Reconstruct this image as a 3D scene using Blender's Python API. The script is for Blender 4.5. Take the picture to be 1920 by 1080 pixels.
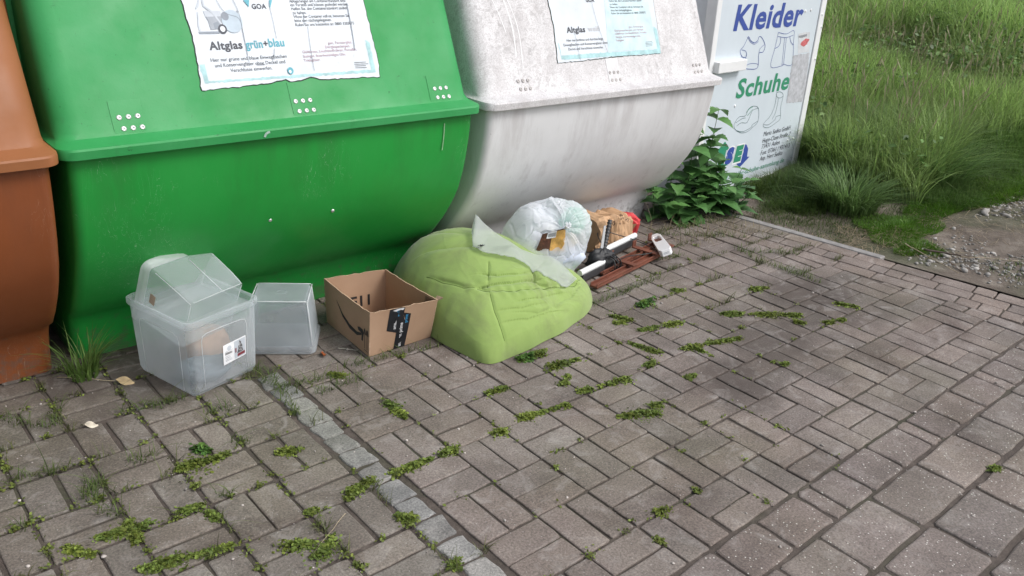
import bpy, bmesh, math, random
import numpy as np
from mathutils import Vector, Matrix
D = bpy.data
S = bpy.context.scene
COL = S.collection
for o in list(D.objects): D.objects.remove(o, do_unlink=True)
R = math.radians
rng = np.random.default_rng(7)
random.seed(7)

# ---------------------------------------------------------------- camera, sky, sun, exposure
cam = D.cameras.new('camera'); cam.sensor_width = 36.0; cam.lens = 1585.18/1920*36.0
cam.clip_start = .05; cam.clip_end = 500
co = D.objects.new('camera', cam); COL.objects.link(co); S.camera = co
_r = Vector((0.75489305, -0.65280338, 0.0631207)); _u = Vector((0.2199625, 0.34267417, 0.91334052)); _f = Vector((0.61786162, 0.67559023, -0.40227461))
m = Matrix.Identity(4)
for i in range(3): m[i][0] = _r[i]; m[i][1] = _u[i]; m[i][2] = -_f[i]
m[2][3] = 1.5599
co.matrix_world = m

SUN_EL, SUN_AZ = R(50), R(148)     # azimuth: compass-like from +Y, clockwise; the sun stands behind the camera
w = D.worlds.new('World'); S.world = w; w.use_nodes = True
nt = w.node_tree; bg = nt.nodes['Background']
sky = nt.nodes.new('ShaderNodeTexSky'); sky.sky_type = 'NISHITA'; sky.sun_disc = False
sky.sun_elevation = SUN_EL; sky.sun_rotation = SUN_AZ; sky.air_density = 1.0; sky.dust_density = 4.0; sky.ozone_density = 1.0
hs = nt.nodes.new('ShaderNodeHueSaturation'); hs.inputs['Saturation'].default_value = .38
nt.links.new(sky.outputs[0], hs.inputs['Color']); nt.links.new(hs.outputs[0], bg.inputs[0]); bg.inputs[1].default_value = .15
sl = D.lights.new('sun', 'SUN'); sl.energy = 1.15; sl.angle = R(20); sl.color = (1, .98, .96)
so = D.objects.new('sun', sl); COL.objects.link(so)
sd = Vector((math.sin(SUN_AZ)*math.cos(SUN_EL), math.cos(SUN_AZ)*math.cos(SUN_EL), math.sin(SUN_EL)))
so.rotation_euler = sd.to_track_quat('Z', 'Y').to_euler()
S.view_settings.view_transform = 'Standard'; S.view_settings.look = 'None'; S.view_settings.gamma = 1
S.view_settings.exposure = .46
S.render.engine = 'CYCLES'
S.cycles.max_bounces = 8; S.cycles.transparent_max_bounces = 24; S.cycles.diffuse_bounces = 4
S.cycles.caustics_reflective = False; S.cycles.caustics_refractive = False
S.cycles.use_denoising = True

# measured layouts: lettering and drawings in metres on their own panels, weed lines on the ground
GREEN_TEXT = [('Altglas', 1.1259, 1.2394, 1.098, 0.0246, 'ink', 0.02), ('grün', 1.2502, 1.3117, 1.0977, 0.0252, 'teal', 0.02), ('+', 1.3151, 1.3306, 1.0996, 0.0212, 'ink', 0.02), ('blau', 1.3331, 1.3909, 1.0992, 0.0257, 'teal', 0.02), ('Hier nur grüne und blaue Einwegflaschen', 1.1209, 1.3891, 1.0628, 0.0111, 'ink', 0.012), ('und Konservengläser ohne Deckel und', 1.1306, 1.3791, 1.0459, 0.0112, 'ink', 0.012), ('Verschlüsse einwerfen.', 1.1789, 1.3269, 1.0289, 0.0113, 'ink', 0.012), ('GOA', 1.3035, 1.3555, 1.2172, 0.0153, 'ink', 0.02), ('Ablagerungen am Containerstandort sind', 1.445, 1.666, 1.2351, 0.0098, 'ink', 0.005), ('ein Verstoß und können geahndet werden.', 1.446, 1.6757, 1.2232, 0.0098, 'ink', 0.005), ('Helfen Sie, den Containerstandort sauber', 1.4464, 1.6686, 1.2109, 0.0098, 'ink', 0.005), ('zu halten.', 1.4477, 1.5001, 1.1981, 0.0098, 'ink', 0.005), ('Wenn der Container voll ist, benutzen Sie', 1.4482, 1.6684, 1.1855, 0.0098, 'ink', 0.005), ('bitte den nächstgelegenen.', 1.4491, 1.5932, 1.1733, 0.0098, 'ink', 0.005), ('Rufen Sie uns kostenlos an: 0800 3303075', 1.4489, 1.6822, 1.1597, 0.0098, 'ink', 0.005), ('gen, Fensterglas,', 1.5582, 1.6561, 1.0983, 0.0093, 'faded', 0), ('Energiesparlampen,', 1.5439, 1.6456, 1.0859, 0.0093, 'faded', 0), ('Glühbirnen, Leuchtstoffröhren, Porzellan,', 1.4512, 1.6702, 1.0736, 0.0091, 'faded', 0), ('Steingut, feuerbeständiges Glas,', 1.4506, 1.6209, 1.0598, 0.0091, 'faded', 0), ('Trinkgläser.', 1.4496, 1.5154, 1.0466, 0.0091, 'faded', 0)]
WHITE_TEXT = [('Altglas', 2.7497, 2.8666, 1.0994, 0.0237, 'ink', 0.02), ('weiß', 2.8848, 2.9648, 1.1013, 0.0214, 'ghost', 0.01), ('Hier nur farblose und durchsichtige', 2.739, 2.9724, 1.0636, 0.0106, 'ink', 0.01), ('Einwegflaschen und Konservengläser ohne', 2.7147, 2.9972, 1.0458, 0.0106, 'ink', 0.01), ('Deckel und Verschlüsse einwerfen.', 2.7395, 2.9639, 1.028, 0.0106, 'ink', 0.01), ('GOA', 2.907, 2.9618, 1.222, 0.0172, 'ink', 0.02), ('Helfen Sie, den Containerstandort sauber', 3.0582, 3.2893, 1.2211, 0.0088, 'ink', 0.003), ('zu halten.', 3.0592, 3.1143, 1.207, 0.0088, 'ink', 0.003), ('Wenn der Container voll ist, benutzen Sie', 3.0572, 3.2912, 1.1941, 0.0088, 'ink', 0.003), ('bitte den nächstgelegenen.', 3.0607, 3.2066, 1.181, 0.0088, 'ink', 0.003), ('Rufen Sie uns kostenlos an: 0800 3303075', 3.061, 3.3012, 1.168, 0.0088, 'ink', 0.003), ('gen, Fensterglas,', 3.1617, 3.2673, 1.1082, 0.0089, 'faded', 0), ('Energiesparlampen und Spiegel,', 3.061, 3.2657, 1.0948, 0.0088, 'faded', 0), ('Glühbirnen, Leuchtstoffröhren, Porzellan,', 3.0607, 3.2847, 1.0816, 0.0088, 'faded', 0), ('Steingut, feuerbeständiges Glas,', 3.0589, 3.2346, 1.0673, 0.0088, 'faded', 0), ('Trinkgläser.', 3.0572, 3.1164, 1.0531, 0.0088, 'faded', 0)]
SIGN_TEXT = [('Kleider', -0.0203, 0.8594, 1.0146, 0.1491, 'blue', 0.03), ('Schuhe', 0.1403, 0.8487, 0.5935, 0.1199, 'green', 0.03), ('Mario Sedita GmbH', 0.6051, 0.9855, 0.2892, 0.0323, 'ink', 0), ('Hugo-Closs-Straße 7', 0.6052, 1.0048, 0.2418, 0.0326, 'ink', 0), ('73431 Aalen', 0.609, 0.8634, 0.1999, 0.0328, 'ink', 0), ('Fon: 07361 / 931413', 0.6128, 1.0265, 0.1543, 0.0331, 'ink', 0), ('Asp. Herr Sedita', 0.6152, 0.9368, 0.1133, 0.0334, 'ink', 0), ('www.kleider-schuhe-sammlung.de', 0.0758, 0.9852, 0.0505, 0.0354, 'green', 0.005), ('S', 0.1403, 0.2316, 0.1684, 0.0931, 'blue', 0.06), ('E', 0.2516, 0.3454, 0.166, 0.0944, 'green', 0.06)]
SIGN_LINES = [('blue', 0.004, [(0.1693, 0.9644), (0.1371, 0.9148), (0.1037, 0.8878), (0.1373, 0.8504), (0.1861, 0.8452), (0.1875, 0.8668), (0.1936, 0.7846), (0.2635, 0.7653), (0.3578, 0.7698), (0.3423, 0.8576), (0.392, 0.8636), (0.4046, 0.9039), (0.3457, 0.954), (0.3072, 0.9623), (0.3011, 0.942), (0.2621, 0.9277), (0.2132, 0.9431), (0.1787, 0.9682), (0.1693, 0.9644)]), ('blue', 0.003, [(0.1191, 0.8923), (0.1643, 0.8844), (0.1875, 0.8668)]), ('blue', 0.003, [(0.3423, 0.8576), (0.3437, 0.8851), (0.3909, 0.9101)]), ('blue', 0.003, [(0.2006, 0.7897), (0.2369, 0.7982), (0.2962, 0.7986), (0.3559, 0.7879), (0.3578, 0.7698)]), ('blue', 0.003, [(0.1693, 0.9644), (0.2118, 0.9345), (0.2652, 0.9189), (0.3084, 0.934)]), ('blue', 0.003, [(0.5501, 0.9779), (0.6628, 0.9641), (0.7588, 0.9805), (0.7841, 0.907), (0.8251, 0.7583), (0.6973, 0.7669), (0.6911, 0.758), (0.5315, 0.761), (0.5407, 0.8798), (0.5501, 0.9779)]), ('blue', 0.003, [(0.5554, 0.952), (0.672, 0.941), (0.7653, 0.9528)]), ('blue', 0.003, [(0.6474, 0.9422), (0.681, 0.7587)]), ('blue', 0.003, [(0.672, 0.941), (0.7024, 0.7666)]), ('blue', 0.004, [(0.544, 0.8774), (0.5846, 0.8887), (0.6014, 0.9127), (0.5937, 0.9447)]), ('blue', 0.004, [(0.7183, 0.9412), (0.7461, 0.9089), (0.7873, 0.8872)]), ('dkgreen', 0.003, [(0.1808, 0.4196), (0.2041, 0.4493), (0.2386, 0.465), (0.3107, 0.4629), (0.3315, 0.5014), (0.383, 0.517), (0.4644, 0.4957), (0.4913, 0.407), (0.4334, 0.3718), (0.3607, 0.3484), (0.2793, 0.355), (0.2019, 0.388), (0.1808, 0.4196)]), ('dkgreen', 0.003, [(0.2182, 0.4059), (0.2687, 0.4209), (0.339, 0.4127), (0.3667, 0.4449), (0.3927, 0.4891), (0.4644, 0.4957)]), ('green', 0.005, [(0.3151, 0.4834), (0.3459, 0.5057), (0.3842, 0.5134)]), ('green', 0.004, [(0.3342, 0.4603), (0.3905, 0.4952)]), ('dkgreen', 0.003, [(0.2288, 0.3731), (0.3234, 0.3578), (0.42, 0.377), (0.4185, 0.388), (0.4863, 0.4076)]), ('dkgreen', 0.003, [(0.1997, 0.429), (0.2668, 0.4468), (0.3156, 0.4483)]), ('dkgreen', 0.003, [(0.6798, 0.5793), (0.6878, 0.4943), (0.6526, 0.4251), (0.5828, 0.3843), (0.5854, 0.3572), (0.6585, 0.3435), (0.7496, 0.3649), (0.8029, 0.3898), (0.7781, 0.4728), (0.7823, 0.5518), (0.7289, 0.5796), (0.6798, 0.5793)]), ('dkgreen', 0.003, [(0.676, 0.5701), (0.6994, 0.5475), (0.7455, 0.537), (0.7848, 0.5455)]), ('dkgreen', 0.003, [(0.7223, 0.5393), (0.7203, 0.4544), (0.6878, 0.3967)]), ('dkgreen', 0.003, [(0.5798, 0.3725), (0.6509, 0.3641), (0.7276, 0.3897), (0.7375, 0.4096), (0.797, 0.4116)]), ('ink', 0.002, [(0.9752, 0.2487), (1.034, 0.2021), (1.1463, 0.0941)]), ('ink', 0.002, [(1.1861, 0.2615), (1.1574, 0.1991), (1.1054, 0.1795)])]
SIGN_POLYS = [('green', [(0.1041, 0.3189), (0.1818, 0.2579), (0.1388, 0.2556), (0.134, 0.2149), (0.1498, 0.1708), (0.1895, 0.1492), (0.1004, 0.1545), (0.0606, 0.1725), (0.0477, 0.2157), (0.0464, 0.2627), (0.0242, 0.2659)]), ('blue', [(0.2884, 0.2586), (0.3305, 0.2685), (0.3905, 0.2604), (0.4248, 0.2277), (0.4274, 0.1721), (0.462, 0.167), (0.3493, 0.1074), (0.2546, 0.1756), (0.3273, 0.1745), (0.3592, 0.182), (0.3705, 0.217), (0.3521, 0.2378), (0.3142, 0.2491)]), ('sticker', [(0.8378, 0.9588), (0.9948, 0.9637), (1.0493, 0.8278), (0.8809, 0.8258)]), ('red', [(0.9002, 0.9012), (0.9557, 0.922), (1.0127, 0.911), (0.9874, 0.879), (0.9404, 0.8673), (0.8885, 0.8865)]), ('residue', [(0.8168, 0.8155), (1.0525, 0.8204), (1.1218, 0.4757), (0.8524, 0.4899)]), ('residue2', [(0.8437, 0.9446), (0.9575, 0.9477), (0.9585, 0.9336), (0.8497, 0.9305)])]
SIGN_DOTS = [(0.8702, 1.1019), (0.9473, 1.1067), (0.9823, 0.2116), (1.0601, 0.217), (1.0916, 1.1472), (1.109, 1.0746), (1.1366, 0.9911), (1.1403, 0.7738), (0.152, 0.543)]
GREEN_POLYS = [('grey', [(1.1034, 1.1529), (1.1772, 1.1517), (1.1759, 1.1467), (1.1679, 1.1449), (1.1033, 1.1457)]), ('grey3', [(1.1334, 1.2138), (1.1915, 1.2129), (1.189, 1.1963), (1.1374, 1.1957)]), ('grey2', [(1.1374, 1.1957), (1.189, 1.1963), (1.1959, 1.1795), (1.1755, 1.1594), (1.1451, 1.1576), (1.1428, 1.184)]), ('grey', [(1.1573, 1.1754), (1.1739, 1.1817), (1.1801, 1.1699), (1.1736, 1.1594), (1.1582, 1.1579)]), ('teal', [(1.2774, 1.2447), (1.2989, 1.2445), (1.2922, 1.2222)]), ('teal', [(1.3708, 1.2439), (1.3822, 1.2438), (1.3664, 1.2153)]), ('grey3', [(1.1096, 1.2208), (1.1227, 1.2402), (1.1263, 1.2467), (1.1299, 1.2467), (1.1229, 1.2271), (1.1135, 1.2191)]), ('grey3', [(1.1361, 1.2466), (1.1427, 1.2465), (1.1421, 1.2301), (1.1664, 1.21), (1.1895, 1.1696), (1.1853, 1.1681), (1.1614, 1.2051), (1.1357, 1.2269)]), ('grey3', [(1.1132, 1.2109), (1.1168, 1.2108), (1.1109, 1.1815), (1.1118, 1.1569), (1.1059, 1.1554), (1.1055, 1.1718)]), ('grey2', [(1.2372, 1.2055), (1.249, 1.2137), (1.2526, 1.2086), (1.2416, 1.2003)]), ('ink', [(1.1871, 1.1747), (1.2011, 1.1777), (1.1979, 1.1728), (1.1895, 1.1696)]), ('ink', [(1.2741, 1.0459), (1.3031, 1.0454), (1.3027, 1.044), (1.2737, 1.0445)])]
GREEN_CIRC = [('bottle', (1.2229, 1.1805), 0.0349), ('grey', (1.2022, 1.1961), 0.0128), ('ink', (1.1846, 1.1581), 0.0145), ('paper', (1.1846, 1.1581), 0.0085), ('teal', (1.3905, 1.0208), 0.0111), ('paper', (1.3885, 1.0181), 0.0051)]
GREEN_CRACK = [[(1.1853, 1.2462), (1.2067, 1.206), (1.2481, 1.1884), (1.2519, 1.1443), (1.2492, 1.0901), (1.2482, 1.0425)], [(1.2421, 1.2457), (1.2525, 1.2052), (1.251, 1.141), (1.2495, 1.0765)], [(1.3674, 1.2343), (1.3679, 1.1755), (1.3663, 1.1234)], [(1.3498, 1.0928), (1.3398, 1.0584)], [(1.4934, 1.1583), (1.4843, 1.0765), (1.4808, 1.0157)], [(1.4878, 1.2011), (1.4816, 1.1621)]]
GREEN_CRACK2 = [[(1.6692, 1.231), (1.668, 1.1758), (1.6654, 1.1242), (1.6606, 1.0762)]]
GREEN_TINY = [[(1.6477, 1.0341), (1.6968, 1.0335)], [(1.6471, 1.0286), (1.7046, 1.0271)], [(1.6474, 1.0226), (1.6936, 1.0217)], [(1.6475, 1.0163), (1.6951, 1.0152)]]
WHITE_TINY = [[(3.2622, 1.0424), (3.3113, 1.0437)], [(3.2603, 1.0363), (3.3171, 1.0373)], [(3.2612, 1.0308), (3.3101, 1.0314)], [(3.2593, 1.0247), (3.3082, 1.0253)]]
GREEN_EDGE = [(1.0724, 1.2472), (1.0818, 1.1398), (1.071, 0.9812), (1.2095, 0.9852), (1.3138, 0.9886), (1.3334, 0.9933), (1.3673, 0.9968), (1.3837, 0.9877), (1.4358, 0.9926), (1.463, 0.9981), (1.4954, 0.9889), (1.6155, 0.984), (1.7424, 0.9812), (1.7488, 1.0309), (1.745, 1.1479), (1.7421, 1.2414)]
WHITE_EDGE = [(2.6749, 1.2333), (2.6796, 1.128), (2.6618, 0.981), (2.8029, 0.9829), (2.9683, 0.9888), (3.0826, 0.99), (3.3519, 0.9893), (3.3679, 1.0416), (3.3728, 1.1346), (3.375, 1.2273)]
TEAL_G = [(1.0985, 1.0091), (1.7127, 1.0045)]
TEAL_W = [(2.6883, 1.0063), (3.3404, 1.0116), (3.0592, 1.23), (2.9946, 1.0141), (3.3802, 1.2272)]
RIV = [[(0.7952, 0.9227), (0.8234, 0.9232), (0.852, 0.9237)]]
MOSS_LINES = [(1.673, 1.957, 1.792, 1.951), (1.698, 1.771, 1.93, 1.734), (1.99, 1.781, 2.204, 1.74), (1.977, 1.85, 2.04, 1.887), (2.024, 1.972, 2.154, 1.959), (1.176, 1.763, 1.401, 1.754), (1.383, 2.109, 1.385, 1.973), (2.486, 2.1, 2.613, 2.078), (2.563, 1.989, 2.781, 1.935), (2.432, 1.961, 2.473, 1.811), (2.34, 1.766, 2.393, 1.771), (2.581, 1.776, 2.861, 1.701), (2.627, 1.784, 2.634, 1.669), (2.98, 1.899, 3.104, 1.831), (3.095, 1.824, 3.296, 1.679), (3.213, 1.681, 3.236, 1.615), (3.568, 1.649, 3.617, 1.569), (3.33, 1.566, 3.424, 1.541), (3.327, 1.985, 3.435, 1.953), (3.026, 2.179, 3.081, 2.143), (0.331, 1.985, 0.382, 1.918), (0.4, 1.979, 0.528, 1.955), (0.459, 1.797, 0.688, 1.744), (0.835, 1.584, 0.921, 1.624), (0.783, 1.661, 0.844, 1.629), (0.675, 2.151, 0.833, 2.137), (1.038, 1.762, 1.1, 1.77), (0.891, 1.751, 0.934, 1.748), (1.065, 1.609, 1.107, 1.564), (1.994, 1.575, 2.121, 1.515), (2.136, 1.56, 2.179, 1.551), (1.583, 1.747, 1.617, 1.746), (1.967, 2.077, 2.08, 2.078), (1.09, 1.344, 1.103, 1.344), (1.074, 1.608, 1.103, 1.558), (1.316, 2.409, 1.353, 2.36), (2.544, 2.187, 2.591, 2.105), (1.098, 1.771, 1.117, 1.773), (0.622, 1.955, 0.666, 1.951), (0.675, 1.902, 0.683, 1.868), (0.484, 1.988, 0.481, 1.898), (0.952, 2.059, 1.011, 2.034), (1.701, 1.161, 1.717, 1.155), (2.808, 1.461, 2.838, 1.456), (2.772, 0.642, 2.794, 0.634), (2.383, 1.617, 2.44, 1.612)]
HERB_LINES = [(0.764, 2.211, 0.803, 2.166), (2.748, 2.15, 2.878, 2.168), (1.972, 2.083, 2.053, 2.064)]
GRASS_LINES = [(1.134, 2.421, 1.199, 2.389), (1.192, 2.394, 1.353, 2.36), (1.383, 2.411, 1.805, 2.355), (2.553, 2.277, 3.098, 2.32), (3.715, 2.092, 3.728, 1.826), (3.777, 2.298, 4.017, 2.123), (3.552, 2.738, 3.973, 2.434), (1.135, 2.59, 1.109, 2.451), (0.458, 2.59, 0.506, 2.711), (0.4, 2.161, 0.492, 2.212), (0.254, 2.158, 0.286, 2.134), (0.761, 2.512, 0.86, 2.537), (0.647, 2.552, 0.821, 2.531), (0.884, 2.397, 0.957, 2.374), (0.457, 2.076, 0.493, 2.036), (0.569, 2.267, 0.669, 2.262), (0.264, 2.378, 0.434, 2.333), (3.73, 2.731, 4.27, 2.678), (1.105, 2.21, 1.163, 2.562), (0.872, 2.186, 0.912, 2.158), (3.774, 2.364, 3.706, 2.183), (3.72, 2.192, 3.757, 1.902), (0.559, 2.975, 0.622, 2.886), (0.336, 2.714, 0.445, 2.599), (1.213, 2.3, 1.406, 2.3), (0.726, 1.966, 0.766, 1.951), (0.451, 2.242, 0.446, 2.084), (3.192, 2.504, 3.422, 2.447)]
BEAN_APEX = (2.16, 2.54)
BEAN_H = .305; BEAN_TILT = (-.40, .75); BEAN_P = .52
BEAN_OUT = [(1.808,2.44),(1.815,2.28),(1.845,2.118),(1.98,2.12),(2.15,2.145),(2.36,2.19),(2.52,2.245),(2.62,2.32),(2.66,2.42),(2.63,2.54),(2.53,2.66),(2.42,2.78),(2.30,2.90),(2.12,2.95),(1.93,2.91),(1.85,2.78),(1.800,2.60)]
_a = np.array(BEAN_OUT) - np.array(BEAN_APEX)
_th = np.unwrap(np.arctan2(_a[:,1], _a[:,0])); _rr = np.hypot(_a[:,0], _a[:,1])
def bean_R(th):
    t = np.concatenate([_th-2*math.pi, _th, _th+2*math.pi]); r = np.concatenate([_rr]*3)
    o = np.argsort(t); out = 0
    for d, w in ((-.10,.2),(-.05,.2),(0,.2),(.05,.2),(.10,.2)):
        out = out + w*np.interp((np.asarray(th)+d+math.pi) % (2*math.pi) - math.pi, t[o], r[o])
    # keep the pulled corner sharp
    c = math.atan2(2.118-BEAN_APEX[1], 1.845-BEAN_APEX[0])
    return out + .012*np.exp(-((np.angle(np.exp(1j*(np.asarray(th)-c))))/.09)**2)
def _membrane():
    """height of an evenly inflated skin over the outline (Poisson equation on a grid, coarse to fine)"""
    u = None
    for n in (24, 48, 96, 192):
        gx = np.linspace(1.70, 2.76, n); gy = np.linspace(2.02, 3.04, n); X, Y = np.meshgrid(gx, gy, indexing='ij')
        d = np.hypot(X-BEAN_APEX[0], Y-BEAN_APEX[1]); ins = d < bean_R(np.arctan2(Y-BEAN_APEX[1], X-BEAN_APEX[0]))
        if u is None: u = np.zeros((n, n))
        else:
            k = np.clip(np.round(np.linspace(0, u.shape[0]-1, n)).astype(int), 0, u.shape[0]-1); u = u[np.ix_(k, k)]
        h2 = (gx[1]-gx[0])**2
        for _ in range(420):
            v = np.zeros_like(u); v[1:-1, 1:-1] = .25*(u[2:, 1:-1]+u[:-2, 1:-1]+u[1:-1, 2:]+u[1:-1, :-2]+h2); u = np.where(ins, v, 0)
    return gx, gy, u/u.max()
_gx, _gy, _u = _membrane()
def _samp(x, y):
    fx = np.clip((x-_gx[0])/(_gx[1]-_gx[0]), 0, len(_gx)-1.001); fy = np.clip((y-_gy[0])/(_gy[1]-_gy[0]), 0, len(_gy)-1.001); i = fx.astype(int); j = fy.astype(int); a = fx-i; b = fy-j
    return _u[i, j]*(1-a)*(1-b)+_u[i+1, j]*a*(1-b)+_u[i, j+1]*(1-a)*b+_u[i+1, j+1]*a*b
def bean_Rs(th): return bean_R(th)
def bean_r(th, rho): return bean_R(th)*rho
def bean_z(x, y):
    x = np.asarray(x, float); y = np.asarray(y, float); dx, dy = x-BEAN_APEX[0], y-BEAN_APEX[1]
    th = np.arctan2(dy, dx); r = np.hypot(dx, dy); Rr = bean_R(th); rho = np.clip(r/Rr, 0, 1)
    k = np.minimum(rho, .94)*Rr/np.maximum(r, 1e-6)
    g = np.maximum(_samp(BEAN_APEX[0]+dx*k, BEAN_APEX[1]+dy*k), 0)/(1-np.minimum(rho, .94)**2)
    t = BEAN_H*(1+BEAN_TILT[0]*(x-2.18)+BEAN_TILT[1]*(y-2.52))
    return t*np.maximum((1-rho**2)*g, 0)**BEAN_P
# ---------------------------------------------------------------- helpers
def mesh(name, V, F, mat=None, parent=None, smooth=False, col=None):
    me = D.meshes.new(name)
    V = np.asarray(V, dtype=np.float32).reshape(-1, 3)
    me.from_pydata(V.tolist(), [], [list(map(int, f)) for f in F])
    return finish(me, name, mat, parent, smooth, col)
def fastmesh(name, V, Q, mat=None, parent=None, smooth=False, col=None):
    """quads (n,4) or tris (n,3), quick path"""
    me = D.meshes.new(name); V = np.asarray(V, np.float32); Q = np.asarray(Q, np.int32); k = Q.shape[1]
    me.vertices.add(len(V)); me.vertices.foreach_set('co', V.ravel())
    me.loops.add(Q.size); me.loops.foreach_set('vertex_index', Q.ravel())
    me.polygons.add(len(Q)); me.polygons.foreach_set('loop_start', np.arange(0, Q.size, k, dtype=np.int32))
    me.update(calc_edges=True); me.validate()
    return finish(me, name, mat, parent, smooth, col)
def finish(me, name, mat, parent, smooth, col):
    if col is not None:
        a = me.color_attributes.new('tone', 'FLOAT_COLOR', 'POINT')
        c = np.ones((len(me.vertices), 4), np.float32); col = np.asarray(col, np.float32)
        if col.ndim == 1: c[:, :3] = col[:, None]
        else: c[:, :3] = col
        a.data.foreach_set('color', c.ravel())
    if smooth: me.polygons.foreach_set('use_smooth', np.ones(len(me.polygons), bool))
    me.update()
    o = D.objects.new(name, me); COL.objects.link(o)
    if mat:
        for x in (mat if isinstance(mat, list) else [mat]): me.materials.append(x)
    if parent: o.parent = parent
    return o
def thing(name, label, cat, loc=(0, 0, 0), rz=0, group=None):
    o = D.objects.new(name, None); COL.objects.link(o); o.empty_display_size = .1
    o.location = loc; o.rotation_euler = (0, 0, rz)
    return tag(o, label, cat, group)
def tag(o, label, cat, group=None):
    o['label'] = label; o['category'] = cat
    if group: o['group'] = group
    return o
def kind(o, k): o['kind'] = k; return o
class MB:
    def __init__(s): s.v = []; s.f = []; s.mi = []
    def add(s, V, F, mi=0):
        n = len(s.v); s.v += [tuple(map(float, p)) for p in V]; s.f += [[i+n for i in f] for f in F]; s.mi += [mi]*len(F); return s
    def box(s, a, b, mi=0, M=None):
        (x0, y0, z0), (x1, y1, z1) = a, b
        V = [(x0,y0,z0),(x1,y0,z0),(x1,y1,z0),(x0,y1,z0),(x0,y0,z1),(x1,y0,z1),(x1,y1,z1),(x0,y1,z1)]
        if M is not None: V = [M @ Vector(p) for p in V]
        return s.add(V, [(3,2,1,0),(4,5,6,7),(0,1,5,4),(1,2,6,5),(2,3,7,6),(3,0,4,7)], mi)
    def tube(s, P, r, n=8, mi=0, cap=True):
        P = [Vector(p) for p in P]; V = []; k = len(P); rr = r if isinstance(r, (list, tuple)) else [r]*k
        up = Vector((0, 0, 1)); prev = None
        for i, p in enumerate(P):
            t = (P[min(i+1, k-1)]-P[max(i-1, 0)]).normalized()
            if prev is None:
                a = t.cross(up)
                if a.length < 1e-3: a = t.cross(Vector((1, 0, 0)))
            else: a = prev - t*prev.dot(t)
            a.normalize(); b = t.cross(a); prev = a
            V += [p+(a*math.cos(2*math.pi*j/n)+b*math.sin(2*math.pi*j/n))*rr[i] for j in range(n)]
        F = [(i*n+j, i*n+(j+1) % n, (i+1)*n+(j+1) % n, (i+1)*n+j) for i in range(k-1) for j in range(n)]
        if cap: F += [tuple(range(n))[::-1], tuple(range((k-1)*n, k*n))]
        return s.add(V, F, mi)
    def prism(s, P, z0, z1, mi=0, M=None):
        n = len(P); V = [(p[0], p[1], z0) for p in P]+[(p[0], p[1], z1) for p in P]
        if M is not None: V = [M @ Vector(p) for p in V]
        return s.add(V, [tuple(range(n))[::-1], tuple(range(n, 2*n))]+[(i, (i+1) % n, n+(i+1) % n, n+i) for i in range(n)], mi)
    def build(s, name, mat, parent=None, smooth=False, bevel=0, col=None, angle=None):
        o = mesh(name, s.v, s.f, mat, parent, smooth, col)
        for p, i in zip(o.data.polygons, s.mi): p.material_index = i
        if bevel:
            b = o.modifiers.new('bevel', 'BEVEL'); b.width = bevel; b.segments = 2; b.limit_method = 'ANGLE'; b.angle_limit = R(40)
        return o
def smooth_by_angle(o, deg=40):
    me = o.data
    bm = bmesh.new(); bm.from_mesh(me)
    for e in bm.edges:
        if len(e.link_faces) == 2 and e.calc_face_angle(0) > R(deg): e.smooth = False
    for f in bm.faces: f.smooth = True
    bm.to_mesh(me); bm.free()
def vnoise(P, scale=1.0, seed=0, octv=3):
    """cheap smooth numpy noise: a sum of random sines"""
    g = np.random.default_rng(seed); P = np.asarray(P, float)*scale; out = np.zeros(len(P)); a = 1.0; tot = 0
    for o in range(octv):
        for _ in range(5):
            k = g.normal(size=P.shape[1]); k *= (2**o)*2.2/np.linalg.norm(k)*g.uniform(.6, 1.4)
            out += a*np.sin(P @ k + g.uniform(0, 6.28))
        tot += a*1.6; a *= .5
    return out/tot

# ---------------------------------------------------------------- materials
def newmat(name):
    m = D.materials.new(name); m.use_nodes = True; n = m.node_tree
    return m, n, n.nodes['Principled BSDF']
def N(n, t, **k):
    x = n.nodes.new(t)
    for a, b in k.items():
        if a in x.inputs: x.inputs[a].default_value = b
        else: setattr(x, a, b)
    return x
def noise(n, scale, detail=5, rough=.6, coord='Object', dist=0, stretch=None):
    tc = N(n, 'ShaderNodeTexCoord'); t = N(n, 'ShaderNodeTexNoise', Scale=scale, Detail=detail, Roughness=rough, Distortion=dist)
    if stretch:
        mp = N(n, 'ShaderNodeMapping'); mp.inputs['Scale'].default_value = stretch
        n.links.new(tc.outputs[coord], mp.inputs[0]); n.links.new(mp.outputs[0], t.inputs['Vector'])
    else: n.links.new(tc.outputs[coord], t.inputs['Vector'])
    return t.outputs['Fac']
def ramp(n, fac, stops):
    r = N(n, 'ShaderNodeValToRGB'); e = r.color_ramp.elements
    while len(e) < len(stops): e.new(.5)
    for x, (p, c) in zip(e, stops): x.position = p; x.color = (*c, 1) if len(c) == 3 else c
    n.links.new(fac, r.inputs[0]); return r.outputs[0]
def mix(n, fac, a, b, mode='MIX'):
    x = N(n, 'ShaderNodeMix', data_type='RGBA', blend_type=mode)
    for s, v in ((x.inputs[0], fac), (x.inputs[6], a), (x.inputs[7], b)):
        if hasattr(v, 'is_linked'): n.links.new(v, s)
        else: s.default_value = (*v, 1) if isinstance(v, tuple) and len(v) == 3 else v
    return x.outputs[2]
def bump(n, bs, h, strength=.3, dist=.002):
    b = N(n, 'ShaderNodeBump', Strength=strength, Distance=dist); n.links.new(h, b.inputs['Height']); n.links.new(b.outputs[0], bs.inputs['Normal']); return b
BW = lambda a: ((a[0], (0, 0, 0)), (a[1], (1, 1, 1)))
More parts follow.
